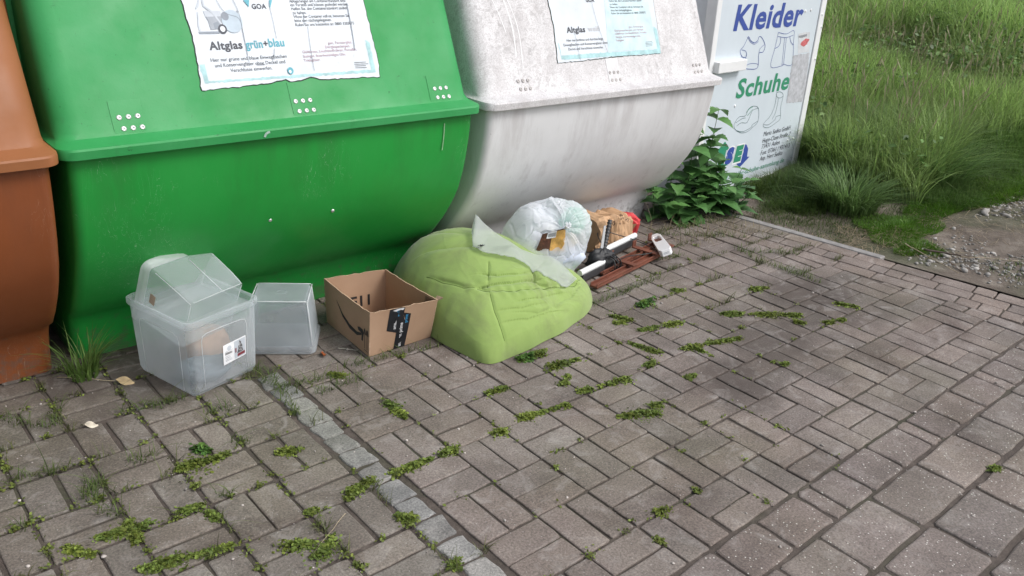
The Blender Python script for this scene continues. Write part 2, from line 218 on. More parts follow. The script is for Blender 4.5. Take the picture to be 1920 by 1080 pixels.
def plain(name, c, rough=.5, var=.15, scale=12, spec=.5, metal=0, bs=0, bscale=60, bdist=.001):
    m, n, b = newmat(name); b.inputs['Roughness'].default_value = rough; b.inputs['Metallic'].default_value = metal; b.inputs['Specular IOR Level'].default_value = spec
    f = noise(n, scale); n.links.new(ramp(n, f, ((.3, tuple(x*(1-var) for x in c)), (.7, tuple(min(1, x*(1+var)) for x in c)))), b.inputs['Base Color'])
    if bs: bump(n, b, noise(n, bscale), bs, bdist)
    return m
def toned(name, rough=.6, trans=0, spec=.3, var=.25, scale=30):
    """base colour from the mesh's own 'tone' attribute"""
    m, n, b = newmat(name); a = N(n, 'ShaderNodeAttribute'); a.attribute_name = 'tone'
    b.inputs['Roughness'].default_value = rough; b.inputs['Specular IOR Level'].default_value = spec
    f = noise(n, scale); c = mix(n, 1.0, a.outputs['Color'], ramp(n, f, ((.3, (1-var,)*3), (.7, (1+var,)*3))), 'MULTIPLY'); n.links.new(c, b.inputs['Base Color'])
    if trans:
        t = N(n, 'ShaderNodeBsdfTranslucent'); n.links.new(c, t.inputs[0]); ms = N(n, 'ShaderNodeMixShader'); ms.inputs[0].default_value = trans
        n.links.new(b.outputs[0], ms.inputs[1]); n.links.new(t.outputs[0], ms.inputs[2]); n.links.new(ms.outputs[0], n.nodes['Material Output'].inputs[0])
    return m
def film(name, c=(.8, .82, .84), opac=.45, edge=.9, rough=.25, transl=.4, dirt=0.0, bs=.1, bscale=25):
    """see-through plastic: clear share, milky share, more milky where seen edge-on"""
    m, n, b = newmat(name); out = n.nodes['Material Output']
    f = noise(n, 9, 6)
    b.inputs['Roughness'].default_value = rough
    n.links.new(ramp(n, f, ((.35, tuple(x*(1-dirt) for x in c)), (.65, c))), b.inputs['Base Color'])
    if bs: bump(n, b, noise(n, bscale, 3), bs, .004)
    tl = N(n, 'ShaderNodeBsdfTranslucent'); tl.inputs[0].default_value = (*c, 1)
    m1 = N(n, 'ShaderNodeMixShader'); m1.inputs[0].default_value = transl
    n.links.new(b.outputs[0], m1.inputs[1]); n.links.new(tl.outputs[0], m1.inputs[2])
    tr = N(n, 'ShaderNodeBsdfTransparent'); lw = N(n, 'ShaderNodeLayerWeight', Blend=.25)
    mr = N(n, 'ShaderNodeMapRange'); mr.inputs['To Min'].default_value = opac; mr.inputs['To Max'].default_value = edge
    n.links.new(lw.outputs['Facing'], mr.inputs[0])
    m2 = N(n, 'ShaderNodeMixShader'); n.links.new(mr.outputs[0], m2.inputs[0]); n.links.new(tr.outputs[0], m2.inputs[1]); n.links.new(m1.outputs[0], m2.inputs[2])
    n.links.new(m2.outputs[0], out.inputs[0]); return m

# paving
def paver_mat(name, base, light, chips):
    m, n, b = newmat(name); a = N(n, 'ShaderNodeAttribute'); a.attribute_name = 'tone'
    c = mix(n, 1.0, a.outputs['Color'], ramp(n, noise(n, 3.2, 8, .65), ((.28, tuple(x*.66 for x in base)), (.5, base), (.72, light))), 'MULTIPLY')
    fine = noise(n, 150, 4, .75)
    c = mix(n, 1.0, c, ramp(n, fine, ((.28, (.5, .5, .5)), (.5, (1, 1, 1)), (.72, (1.6, 1.58, 1.55)))), 'MULTIPLY')
    vo = N(n, 'ShaderNodeTexVoronoi', Scale=chips[0]); tc = N(n, 'ShaderNodeTexCoord'); n.links.new(tc.outputs['Object'], vo.inputs['Vector'])
    ch = ramp(n, vo.outputs['Distance'], ((chips[1], (1, 1, 1)), (chips[1]+.06, (0, 0, 0))))
    pick = N(n, 'ShaderNodeSeparateColor'); n.links.new(vo.outputs['Color'], pick.inputs[0])
    on = ramp(n, pick.outputs[0], BW((chips[2], chips[2]+.03)))
    mm = N(n, 'ShaderNodeMath', operation='MULTIPLY'); n.links.new(ch, mm.inputs[0]); n.links.new(on, mm.inputs[1])
    c = mix(n, mm.outputs[0], c, chips[3])
    # greenish-grey film of algae towards the left end of the yard
    st = ramp(n, noise(n, 1.1, 5, .6), BW((.44, .70)))
    c2 = mix(n, 1.0, c, (.80, .84, .74), 'MULTIPLY'); c = mix(n, st, c, c2)
    # dirt washed onto the paving
    di = ramp(n, noise(n, 1.9, 6, .62, dist=.4), BW((.56, .72)))
    c = mix(n, di, c, mix(n, 1.0, c, (.55, .50, .49), 'MULTIPLY'))
    pos = N(n, 'ShaderNodeTexCoord')          # earth trodden over the stones in three places
    wob = N(n, 'ShaderNodeTexNoise', Scale=4.0, Detail=6, Roughness=.65); n.links.new(pos.outputs['Object'], wob.inputs['Vector'])
    for (sx_, sy_, sr_) in ((2.55, 1.49, .20), (2.98, 1.60, .30), (3.55, 1.75, .34), (.75, 2.9, .45)):
        dn = N(n, 'ShaderNodeVectorMath', operation='DISTANCE'); dn.inputs[1].default_value = (sx_, sy_, 0); n.links.new(pos.outputs['Object'], dn.inputs[0])
        md = N(n, 'ShaderNodeMath', operation='MULTIPLY_ADD'); n.links.new(wob.outputs['Fac'], md.inputs[0]); md.inputs[1].default_value = -.9*sr_*2; n.links.new(dn.outputs['Value'], md.inputs[2])
        mr_ = N(n, 'ShaderNodeMapRange'); mr_.inputs['From Min'].default_value = sr_*.25; mr_.inputs['From Max'].default_value = -sr_*.45; n.links.new(md.outputs[0], mr_.inputs[0])
        fm = N(n, 'ShaderNodeMath', operation='MULTIPLY'); fm.inputs[1].default_value = .75; n.links.new(mr_.outputs[0], fm.inputs[0]); c = mix(n, fm.outputs[0], c, (.062, .050, .044))
    ef = ramp(n, noise(n, 11, 7, .72, dist=.8), BW((.52, .74)))
    c = mix(n, ef, c, mix(n, .30, c, (.50, .48, .46)))
    n.links.new(c, b.inputs['Base Color']); b.inputs['Roughness'].default_value = .82; b.inputs['Specular IOR Level'].default_value = .3
    h = N(n, 'ShaderNodeMath', operation='ADD'); n.links.new(fine, h.inputs[0]); n.links.new(noise(n, 45, 4), h.inputs[1])
    bump(n, b, h.outputs[0], .55, .0022)
    return m
M_PAVER = paver_mat('concrete_paver', (.168, .143, .131), (.232, .203, .188), (150, .16, .93, (.42, .40, .39)))
M_SLAB = paver_mat('exposed_aggregate', (.172, .149, .139), (.235, .208, .196), (110, .20, .80, (.55, .53, .50)))
M_SETT = paver_mat('granite_sett', (.225, .22, .212), (.37, .36, .345), (160, .2, .75, (.10, .10, .10)))
M_KERB = plain('kerb_concrete', (.22, .212, .205), .9, .25, 20, bs=.5, bscale=120)
def soil_mat():
    m, n, b = newmat('joint_soil'); c = ramp(n, noise(n, 16, 8, .7), ((.3, (.045, .036, .030)), (.55, (.085, .068, .058)), (.75, (.14, .118, .10))))
    g = ramp(n, noise(n, 2.5, 4), BW((.5, .68))); c = mix(n, g, c, mix(n, .5, c, (.035, .05, .018)))
    n.links.new(c, b.inputs['Base Color']); b.inputs['Roughness'].default_value = .95; bump(n, b, noise(n, 120, 4, .7), .8, .006); return m
M_SOIL = soil_mat()
def verge_mat():
    m, n, b = newmat('verge_ground'); c = ramp(n, noise(n, 5, 9, .7), ((.3, (.06, .045, .034)), (.5, (.13, .105, .085)), (.7, (.24, .21, .175))))
    g = ramp(n, noise(n, .9, 5, .6), BW((.45, .6))); c = mix(n, g, c, mix(n, .6, c, (.035, .055, .015)))
    n.links.new(c, b.inputs['Base Color']); b.inputs['Roughness'].default_value = .95; bump(n, b, noise(n, 60, 5, .7), .9, .012); return m
M_VERGE = verge_mat()

def shell_mat(name, base, faded, dirt, fade=(.35, .75), speck=(.02, .02, .02), rough=.42, grime=(.62, .8), scale=3.0, speckle=(.70, .78), gstretch=(5, 5, 1.2), sscale=75, streak=0, scratch=(.6, .65, .6), blotch=0):
    m, n, b = newmat(name)
    c = ramp(n, noise(n, scale, 7, .6), ((fade[0], base), (fade[1], faded)))
    gr = ramp(n, noise(n, 4.0, 7, .7, stretch=gstretch), BW(grime)); c = mix(n, gr, c, mix(n, .55, c, dirt))
    if blotch:
        bl = ramp(n, noise(n, 16, 8, .78, dist=2.0), BW((.50, .60))); wh = ramp(n, noise(n, 3.0, 4, .6), BW((.38, .62)))
        m4 = N(n, 'ShaderNodeMath', operation='MULTIPLY'); n.links.new(bl, m4.inputs[0]); n.links.new(wh, m4.inputs[1]); c = mix(n, m4.outputs[0], c, mix(n, blotch, c, (.22, .21, .21)))
    if streak:
        geo = N(n, 'ShaderNodeTexCoord'); sep = N(n, 'ShaderNodeSeparateXYZ'); n.links.new(geo.outputs['Object'], sep.inputs[0])
        dr = ramp(n, noise(n, 9, 6, .7, stretch=(1, 1, .10)), BW((.47, .66)))
        hz = N(n, 'ShaderNodeMapRange'); hz.inputs['From Min'].default_value = .35; hz.inputs['From Max'].default_value = .84; hz.inputs['To Min'].default_value = .1; n.links.new(sep.outputs['Z'], hz.inputs[0])
        mu = N(n, 'ShaderNodeMath', operation='MULTIPLY'); n.links.new(dr, mu.inputs[0]); n.links.new(hz.outputs[0], mu.inputs[1]); c = mix(n, mu.outputs[0], c, mix(n, streak, c, dirt))
        lo = N(n, 'ShaderNodeMapRange'); lo.inputs['From Min'].default_value = .26; lo.inputs['From Max'].default_value = .0; lo.inputs['To Min'].default_value = 0; lo.inputs['To Max'].default_value = .30; n.links.new(sep.outputs['Z'], lo.inputs[0])
        ad = N(n, 'ShaderNodeMath', operation='ADD'); n.links.new(noise(n, 26, 6, .75), ad.inputs[0]); n.links.new(lo.outputs[0], ad.inputs[1])
        c = mix(n, ramp(n, ad.outputs[0], BW((.68, .84))), c, mix(n, .55, c, (.10, .085, .07)))
        scr = ramp(n, noise(n, 5, 2, .4, dist=2.5, stretch=(6, 6, .6)), ((.497, (0, 0, 0)), (.5, (1, 1, 1)), (.503, (0, 0, 0)))); msk = ramp(n, noise(n, 2.3, 3), BW((.58, .66)))
        m3 = N(n, 'ShaderNodeMath', operation='MULTIPLY'); n.links.new(scr, m3.inputs[0]); n.links.new(msk, m3.inputs[1]); c = mix(n, m3.outputs[0], c, mix(n, .5, c, scratch))
    sp = ramp(n, noise(n, sscale, 4, .65, dist=.8), BW(speckle)); c = mix(n, sp, c, mix(n, .7, c, speck))
    n.links.new(c, b.inputs['Base Color'])
    rr = ramp(n, noise(n, 7, 5), ((.3, (rough-.08,)*3), (.7, (rough+.2,)*3))); n.links.new(rr, b.inputs['Roughness']); b.inputs['Specular IOR Level'].default_value = .4
    bump(n, b, noise(n, 90, 4, .6), .12, .002)
    return m
M_GREEN_BODY = shell_mat('green_glassfibre', (.013, .255, .038), (.019, .29, .048), (.03, .12, .03), grime=(.66, .9), speckle=(.76, .82), rough=.36, streak=.35)
M_GREEN_LID = shell_mat('weathered_green_lid', (.020, .245, .060), (.050, .305, .105), (.03, .14, .05), rough=.5, grime=(.60, .85), speckle=(.66, .74), speck=(.01, .05, .02))
M_BROWN = shell_mat('brown_glassfibre', (.20, .058, .018), (.23, .068, .022), (.12, .04, .02), rough=.42, grime=(.66, .9), speckle=(.78, .84), streak=.35, scratch=(.5, .4, .3))
M_BROWN_LID = shell_mat('weathered_brown_lid', (.24, .090, .032), (.285, .110, .042), (.22, .09, .05), rough=.5, grime=(.62, .85), speckle=(.74, .82))
M_WHITE_BODY = shell_mat('dirty_white_glassfibre', (.60, .605, .615), (.70, .705, .715), (.30, .27, .27), rough=.4, grime=(.56, .84), scale=2, speckle=(.72, .80), gstretch=(4, 4, .8), speck=(.12, .09, .08), streak=.42, scratch=(.2, .18, .18))
M_WHITE_LID = shell_mat('weathered_white_lid', (.60, .595, .605), (.72, .715, .725), (.34, .31, .31), rough=.6, grime=(.46, .78), scale=9, speckle=(.45, .62), speck=(.36, .345, .345), gstretch=(3, 3, 1.2), sscale=190, streak=.25, blotch=.55)
M_STEEL = plain('rivet_steel', (.62, .62, .62), .35, .1, 40, metal=.6)
M_PAPER = plain('poster_paper', (.66, .70, .74), .5, .08, 10)
def mk(name, c, **k): return plain(name, c, **k)
INK = dict(ink=mk('print_dark', (.055, .06, .075), rough=.6), teal=mk('print_teal', (.10, .36, .44), rough=.6), faded=mk('print_faded_red', (.42, .27, .32), rough=.6, var=.3, scale=90), ghost=mk('print_ghost', (.52, .53, .55), rough=.6),
    blue=mk('print_blue', (.035, .07, .30), rough=.5, var=.05), green=mk('print_green', (.03, .24, .13), rough=.5, var=.05), dkgreen=mk('print_line_green', (.05, .12, .13), rough=.5), grey=mk('print_grey', (.22, .25, .29), rough=.6), grey2=mk('print_mid_grey', (.30, .33, .37), rough=.6), grey3=mk('print_pale_grey', (.47, .51, .56), rough=.6), bottle=mk('print_bottle', (.42, .50, .57), rough=.6),
    paper=M_PAPER, border=mk('print_border_teal', (.33, .53, .55), rough=.55, var=.2, scale=30), pale=mk('print_pale_teal', (.50, .64, .68), rough=.55), sticker=mk('sticker_paper', (.58, .60, .63), rough=.5), red=mk('sticker_red', (.5, .12, .13), rough=.5, var=.5, scale=120), residue=mk('sticker_residue', (.42, .43, .46), rough=.7, var=.25, scale=30), residue2=mk('sticker_grey', (.25, .26, .28), rough=.6), black=mk('print_black', (.02, .02, .022), rough=.6), white=mk('print_white', (.75, .76, .78), rough=.6), ltblue=mk('print_light_blue', (.05, .30, .55), rough=.5))

# ---------------------------------------------------------------- lettering
_txt = {}
def text_mesh(s, bold):
    """the built-in font as triangles: (verts (n,2), faces), cached"""
    k = (s, bold)
    if k not in _txt:
        cu = D.curves.new('t', 'FONT'); cu.body = s; cu.offset = bold; cu.space_character = 1+bold*2.2; cu.resolution_u = 3
        o = D.objects.new('t', cu); COL.objects.link(o); dg = bpy.context.evaluated_depsgraph_get(); dg.update()
        me = D.meshes.new_from_object(o.evaluated_get(dg)); V = np.array([v.co[:2] for v in me.vertices]).reshape(-1, 2); F = [tuple(p.vertices) for p in me.polygons]
        D.objects.remove(o); D.meshes.remove(me); D.curves.remove(cu); _txt[k] = (V, F)
    return _txt[k]
def put_text(mb, s, x0, x1, z, cap, bold, M, mi=0, shear=0):
    V, F = text_mesh(s, bold)
    if not len(V): return
    a, b = V[:, 0].min(), V[:, 0].max(); sx = (x1-x0)/max(b-a, 1e-6); sy = cap/.72
    P = np.stack([x0+(V[:, 0]-a)*sx+V[:, 1]*sy*shear, z+V[:, 1]*sy], 1)
    mb.add([M(p[0], p[1]) for p in P], F, mi)
def stroke(mb, P, wd, M, mi=0):
    """a flat drawn line of width wd through the 2-D points P, smoothed"""
    Q = [P[0]]
    for i in range(len(P)-1):
        p0, p1, p2, p3 = P[max(i-1, 0)], P[i], P[i+1], P[min(i+2, len(P)-1)]
        for t in (.25, .5, .75, 1):
            Q.append(tuple(.5*((2*p1[k])+(-p0[k]+p2[k])*t+(2*p0[k]-5*p1[k]+4*p2[k]-p3[k])*t*t+(-p0[k]+3*p1[k]-3*p2[k]+p3[k])*t**3) for k in (0, 1)))
    Q = np.array(Q); T = np.gradient(Q, axis=0); T /= np.maximum(np.linalg.norm(T, axis=1), 1e-9)[:, None]; Nn = np.stack([-T[:, 1], T[:, 0]], 1)*wd/2
    n = len(Q); V = [M(*p) for p in Q+Nn]+[M(*p) for p in Q-Nn]
    mb.add(V, [(i, n+i, n+i+1, i+1) for i in range(n-1)], mi)
def circle(c, r, n=20): return [(c[0]+r*math.cos(2*math.pi*i/n), c[1]+r*math.sin(2*math.pi*i/n)) for i in range(n)]

# ---------------------------------------------------------------- ground: soil, paving, setts, slabs, kerb
def kerbX(y): return 4.205+(2.80-y)*.145
soil = mesh('ground', [(-6, -6, -.0065), (4.3, -6, -.0065), (4.3, 6, -.0065), (-6, 6, -.0065)], [(0, 1, 2, 3)], M_SOIL); kind(soil, 'structure')
class Paving:
    def __init__(s): s.V = []; s.F = []; s.c = []; s.n = 0
    def add(s, P, tone, gap=.0035, bev=.0035, jit=.0010, z=0, tilt=.0012, round_=.004):
        """one stone with worn edges on the outline P (4 corners, counter-clockwise)"""
        P = np.array(P, float); c = P.mean(0); e = []
        per = []
        for i in range(4):
            a, b = P[i], P[(i+1) % 4]; L = np.linalg.norm(b-a); d = (b-a)/L
            q = min(gap+round_, L*.3)
            for t in np.linspace(q, L-q, 4): per.append((a+d*t, i))
        nrm = [np.array([(P[(i+1) % 4]-P[i])[1], -(P[(i+1) % 4]-P[i])[0]]) for i in range(4)]; nrm = [v/np.linalg.norm(v) for v in nrm]
        out = np.array([p-nrm[i]*gap for p, i in per]); out += rng.normal(0, jit, out.shape)
        tx, ty = rng.normal(0, tilt, 2)*4; h = z+rng.normal(0, .0009)
        ex = (P[1]-P[0]+P[2]-P[3])/2; ey = (P[3]-P[0]+P[2]-P[1])/2; lx, ly = np.linalg.norm(ex), np.linalg.norm(ey); ex, ey = ex/lx, ey/ly
        def ring(k, zz):
            q = out-c; q = c+np.outer(q @ ex, ex)*(1-2*k/lx)+np.outer(q @ ey, ey)*(1-2*k/ly)
            return np.column_stack([q, zz+(q[:, 0]-c[0])*tx+(q[:, 1]-c[1])*ty])
        rings = [ring(0, h-.05), ring(0, h-bev), ring(bev*.35, h-bev*.38), ring(bev*1.1, h-bev*.05), ring(bev*2.2, h)]
        m = len(out); V = np.vstack(rings); n0 = s.n
        s.V.append(V)
        for k in range(4):
            for i in range(m): s.F.append((n0+k*m+i, n0+k*m+(i+1) % m, n0+(k+1)*m+(i+1) % m, n0+(k+1)*m+i))
        s.F.append(tuple(range(n0+4*m, n0+5*m)))
        s.c += [tone]*len(V); s.n += len(V)
    def rect(s, x0, x1, y0, y1, tone, **k): s.add([(x0, y0), (x1, y0), (x1, y1), (x0, y1)], tone, **k)
    def build(s, name, mat): return kind(mesh(name, np.vstack(s.V), s.F, mat, None, False, np.array(s.c)), 'structure')
def tn(dark=0, tint=None):
    t = rng.normal(1, .065)*(1-dark); w = rng.uniform(-.02, .02)
    v = np.array([t*(1+w), t, t*(1-w)])
    return v if tint is None else v*np.array(tint)
AX, AY = 1.6022, 1.3577          # a corner of the right-hand basket-weave
LX, LY = .6899, 1.9417           # and of the left-hand one
pv = Paving()
def weave(ox, oy, xa, xb, ya, yb, par, gap, tint, clip=None):
    for j in range(int(math.floor((xa-ox)/.2))-1, int(math.ceil((xb-ox)/.2))+1):
        for i in range(int(math.floor((ya-oy)/.2))-1, int(math.ceil((yb-oy)/.2))+1):
            x0, y0 = ox+j*.2, oy+i*.2
            for h in (0, 1):
                r = [x0, x0+.2, y0+h*.1, y0+h*.1+.1] if (i+j+par) % 2 == 0 else [x0+h*.1, x0+h*.1+.1, y0, y0+.2]
                r = [max(r[0], xa), min(r[1], xb), max(r[2], ya), min(r[3], yb)]
                if clip: r[1] = min(r[1], clip((r[2]+r[3])/2))
                if r[1]-r[0] < .03 or r[3]-r[2] < .03: continue
                jx, jy = rng.normal(0, .0015, 2)
                pv.rect(r[0]+jx, r[1]+jx, r[2]+jy, r[3]+jy, tn(0, tint), gap=abs(rng.normal(gap, .001)), bev=.0045 if gap > .004 else .0035)
# grid rows run along Y downwards in the picture: cell (i along -Y, j along X); parity follows the photograph
weave(AX, AY, 1.192, 4.6, .972, 3.15, 1, .0036, (1.0, .985, .97), lambda y: kerbX(y)-.335)
weave(LX, LY, -3.0, 1.088, .972, 3.15, 0, .0056, (.90, .925, .87))
# three courses laid along the kerb
d = np.array([.145, -1.0]); d /= np.linalg.norm(d); nn = np.array([-d[1]*-1, d[0]]); nn = np.array([-1.0, -.145]); nn /= np.linalg.norm(nn)
base = np.array([kerbX(3.15), 3.15])
for k, (wd, ln) in enumerate(((.11, .20), (.11, .165), (.11, .20))):
    t = -rng.uniform(0, .2)
    while t < 2.25:
        L = ln*rng.choice([1, 1, 1, .5]); a = base+nn*(k*.11+.002)+d*t; b = a+d*L
        pv.add([a+nn*wd, b+nn*wd, b, a], tn(0, (1.03, .99, .96)), gap=.004); t += L
pav = pv.build('paving', M_PAVER)
# granite setts dividing the two fields
pv = Paving(); y = 2.52
while y > -1.2:
    L = rng.uniform(.088, .108); a = rng.normal(0, .003, 4)
    pv.add([(1.094+a[0], y-L), (1.188+a[1], y-L+rng.normal(0, .003)), (1.188+a[2], y), (1.094+a[3], y+rng.normal(0, .003))], tn(rng.choice([0, 0, .15, .3])), gap=.004, bev=.006, jit=.0022, tilt=.006, round_=.006); y -= L
pv.build('sett_strip', M_SETT)
# slabs nearest to the street
pv = Paving()
rows = [(.822, .968, (.155, .205, .21, .075)), (.648, .818, (.205, .30, .205)), (.452, .643, (.205, .36, .30)), (.28, .448, (.20, .30)), (.10, .276, (.205, .36)), (-.10, .096, (.2, .3)), (-.3, -.104, (.205, .3, .36)), (-.5, -.304, (.2, .3)), (-.7, -.504, (.3, .2)), (-.9, -.704, (.2, .36)), (-1.2, -.904, (.3, .2))]
for k, (y0, y1, ws) in enumerate(rows):
    x = -3.0+rng.uniform(0, .1) if k else -3.0+.022; i = 0
    while x < 5.0:
        wd = ws[i % len(ws)] if k == 0 else rng.choice(ws); i += 1
        if k == 0 or True:
            if not (x < 1.19 and x+wd > 1.09):
                if x+wd < kerbX(y0): pv.rect(x, x+wd, y0, y1, tn(0, (1.0, .97, .95) if k else (.93, .88, .87)), gap=.004 if k < 2 else .007, bev=.006, jit=.002, round_=.008)
        x += wd
pv.build('slab_paving', M_SLAB)
kb = MB()
y = 2.82
while y > 1.9:
    y2 = y-.99; a, b = kerbX(y)+.004, kerbX(y2+.006)+.004
    kb.add([(a, y, -.08), (a+.055, y, -.08), (b+.055, y2+.006, -.08), (b, y2+.006, -.08), (a, y, .001), (a+.055, y, .002), (b+.055, y2+.006, .002), (b, y2+.006, .001)], [(3, 2, 1, 0), (4, 5, 6, 7)][::-1]+[(0, 1, 5, 4), (1, 2, 6, 5), (2, 3, 7, 6), (3, 0, 4, 7)]); y = y2
kb = kb.build('kerb', M_KERB, bevel=.006); kind(kb, 'structure')

# verge and meadow: one sheet, rising gently behind the clothes bank
def bank(x, y):
    x = np.asarray(x, float); y = np.asarray(y, float)
    t = np.clip((x-5.9)/9.0, 0, 1); t2 = np.clip((x-4.28)/.5, 0, 1)
    return -.02+1.0*t*t*(3-2*t)*(.4+.6/(1+np.exp(-(y-2.2)/.7)))+t2*.007*vnoise(np.stack([x, y], -1).reshape(-1, 2), 1.3, 3).reshape(x.shape)+t2*.03*np.clip((x-5.2)/.6, 0, 1)
gx = np.concatenate([np.linspace(4.25, 8, 76), np.linspace(8.2, 20, 60), np.linspace(21, 140, 30)]); gy = np.concatenate([np.linspace(-60, -2, 20), np.linspace(-1.8, 6, 100), np.linspace(6.4, 20, 30), np.linspace(22, 120, 20)])
GX, GY = np.meshgrid(gx, gy, indexing='ij'); GZ = bank(GX, GY)
# the sheet starts behind the kerb line
K0 = np.where(GX < 4.6, np.maximum(GX, kerbX(np.clip(GY, -1.2, 3.2))+.07), GX); GX = K0
nx, ny = GX.shape; idx = np.arange(nx*ny).reshape(nx, ny)
Q = np.stack([idx[:-1, :-1], idx[1:, :-1], idx[1:, 1:], idx[:-1, 1:]], -1).reshape(-1, 4)
kind(fastmesh('verge', np.stack([GX, GY, GZ], -1).reshape(-1, 3), Q, M_VERGE, None, True), 'structure')
kind(mesh('terrain', [(-140, -140, -.16), (140, -140, -.16), (140, 140, -.16), (-140, 140, -.16)], [(0, 1, 2, 3)], M_VERGE), 'structure')

# ---------------------------------------------------------------- the three bottle banks
YC = 3.40
def ring_pts(w, dpt, rc, nc=5):
    P = []
    for cx, cy, a0 in ((w-rc, -dpt+rc, -90), (w-rc, dpt-rc, 0), (-w+rc, dpt-rc, 90), (-w+rc, -dpt+rc, 180)):
        for k in range(nc+1):
            a = R(a0+90*k/nc); P.append((cx+rc*math.cos(a), cy+rc*math.sin(a)))
    # extra points along the long front and back
    return P
def loft(rings, close_top=True, close_bottom=True):
    V = []; F = []; m = len(rings[0][0])
    for P, z in rings: V += [(p[0], p[1], z) for p in P]
    for k in range(len(rings)-1):
        for i in range(m): F.append((k*m+i, k*m+(i+1) % m, (k+1)*m+(i+1) % m, (k+1)*m+i))
    if close_bottom: F.append(tuple(range(m))[::-1])
    if close_top: F.append(tuple(range((len(rings)-1)*m, len(rings)*m)))
    return V, F
BODY = [(2.988, 0, .022), (2.984, .07, .018), (2.972, .135, .014), (2.955, .172, .012), (2.945, .188, .010), (2.905, .212, .006), (2.85, .272, .003), (2.79, .347, .001), (2.74, .42, 0), (2.70, .495, 0), (2.672, .58, 0), (2.654, .66, 0), (2.642, .74, 0), (2.637, .80, 0), (2.636, .846, 0)]
LIP = [(2.628, .838), (2.610, .8285), (2.6065, .830), (2.605, .855), (2.608, .861), (2.652, .871), (2.667, .876)]
def lidY(z): return 2.683+.43*(z-.908)
LID = [(lidY(z), z) for z in (.892, .93, .98, 1.05, 1.15, 1.25, 1.33)]+[(2.895, 1.40), (2.945, 1.47), (3.01, 1.535), (3.10, 1.59), (3.22, 1.62), (3.34, 1.63)]
def bank_thing(name, label, x0, x1, mats, dy=0):
    xc = (x0+x1)/2; W = (x1-x0)/2; t = thing(name, label, 'bottle bank', (xc, YC+dy, 0))
    V, F = loft([(ring_pts(W-.026-ins*.6, YC-y, .032 if z > .2 else .04), z) for y, z, ins in BODY])
    b = mesh('body', V, F, mats[0], t, True); smooth_by_angle(b, 35)
    rings = [(ring_pts(W-.020+.0, YC-2.634, .035), .8475)]
    rings += [(ring_pts(W-min((y-2.604)*.3, .016), YC-y, .050), z) for y, z in LIP]
    rings += [(ring_pts(W-.016-(z-.89)*.02-max(0, z-1.33)*.3, YC-y, .070+max(0, z-1.33)*.2), z) for y, z in LID]
    V, F = loft(rings)
    l = mesh('lid', V, F, mats[1], t, True); smooth_by_angle(l, 28)
    for s in (-1, 1):
        mb = MB(); xs = s*(W-.028)
        P = [(2.955, .905), (3.055, .905), (3.10, 1.46), (3.03, 1.46)]
        V = [(xs-s*.02, y-YC, z) for y, z in P]+[(xs+s*.034, y-YC, z) for y, z in P]
        mb.add(V, [(0, 1, 2, 3), (7, 6, 5, 4)]+[(i, i+4, (i+1) % 4+4, (i+1) % 4) for i in range(4)]).build('end_rib', mats[1], t, bevel=.012)
    # two throw-in openings with rubber collars on the lid's slope, above the picture
    for s in (-.36, .36):
        mb = MB(); zc = 1.46; c = Vector((s, 2.945-YC-.005, zc)); nrm = Vector((0, -.80, .60)).normalized(); a = Vector((1, 0, 0)); bb = nrm.cross(a)
        ring = [[c+(a*math.cos(q)+bb*math.sin(q))*r+nrm*h for q in np.linspace(0, 2*math.pi, 25)[:-1]] for r, h in ((.115, -.02), (.115, .03), (.09, .03), (.08, -.01), (.0, -.012))]
        V = [p for r_ in ring for p in r_]; F = [(k*24+i, k*24+(i+1) % 24, (k+1)*24+(i+1) % 24, (k+1)*24+i) for k in range(4) for i in range(24)]
        mb.add(V, F).build('throw_in_opening', INK['black'], t, True)
    return t
def on_lid(t, off):
    """panel coordinates (X, z) on the flat lid front -> local point lifted by off"""
    o = t.location; k = 1/math.sqrt(1+.43**2)
    return lambda x, z: (x-o.x, lidY(z)-o.y-off*k, z+off*.43*k)
def rivets(t, centres, mat=None):
    for cx in centres:
        for r in range(2):
            for q in (-1, 0, 1):
                M = on_lid(t, 0); x = cx+q*.0275+(.006 if r else 0); z = .924-.032*r
                p = Vector(M(x, z)); k = Vector((0, -1, .43)).normalized(); mb = MB()
                a = Vector((1, 0, 0)); b = k.cross(a); V = []; rr = ((.0088, 0), (.0088, .002), (.0062, .0042), (.003, .0046), (.0026, .0028))
                for rad, h in rr: V += [p+(a*math.cos(2*math.pi*i/12)+b*math.sin(2*math.pi*i/12))*rad+k*h for i in range(12)]
                F = [(u*12+i, u*12+(i+1) % 12, (u+1)*12+(i+1) % 12, (u+1)*12+i) for u in range(4) for i in range(12)]+[tuple(range(48, 60))]
                mb.add(V, F).build('rivet', mat or M_STEEL, t, True)
def pad(t, x0, x1, z0, z1, mat):
    M = on_lid(t, .0016); M0 = on_lid(t, -.004); mb = MB()
    P = [(x0, z0), (x1, z0), (x1, z1), (x0, z1)]
    mb.add([M(*p) for p in P]+[M0(*p) for p in P], [(0, 1, 2, 3)]+[(i, i+4, (i+1) % 4+4, (i+1) % 4) for i in range(4)]).build('rivet_pad', mat, t)
def rough_outline(P, step=.012, amp=.0022, seed=1):
    g = np.random.default_rng(seed); out = []
    for i in range(len(P)):
        a, b = np.array(P[i]), np.array(P[(i+1) % len(P)]); n = max(1, int(np.linalg.norm(b-a)/step))
        for k in range(n): out.append(tuple(a+(b-a)*k/n+(g.normal(0, amp, 2) if k else 0)))
    return out
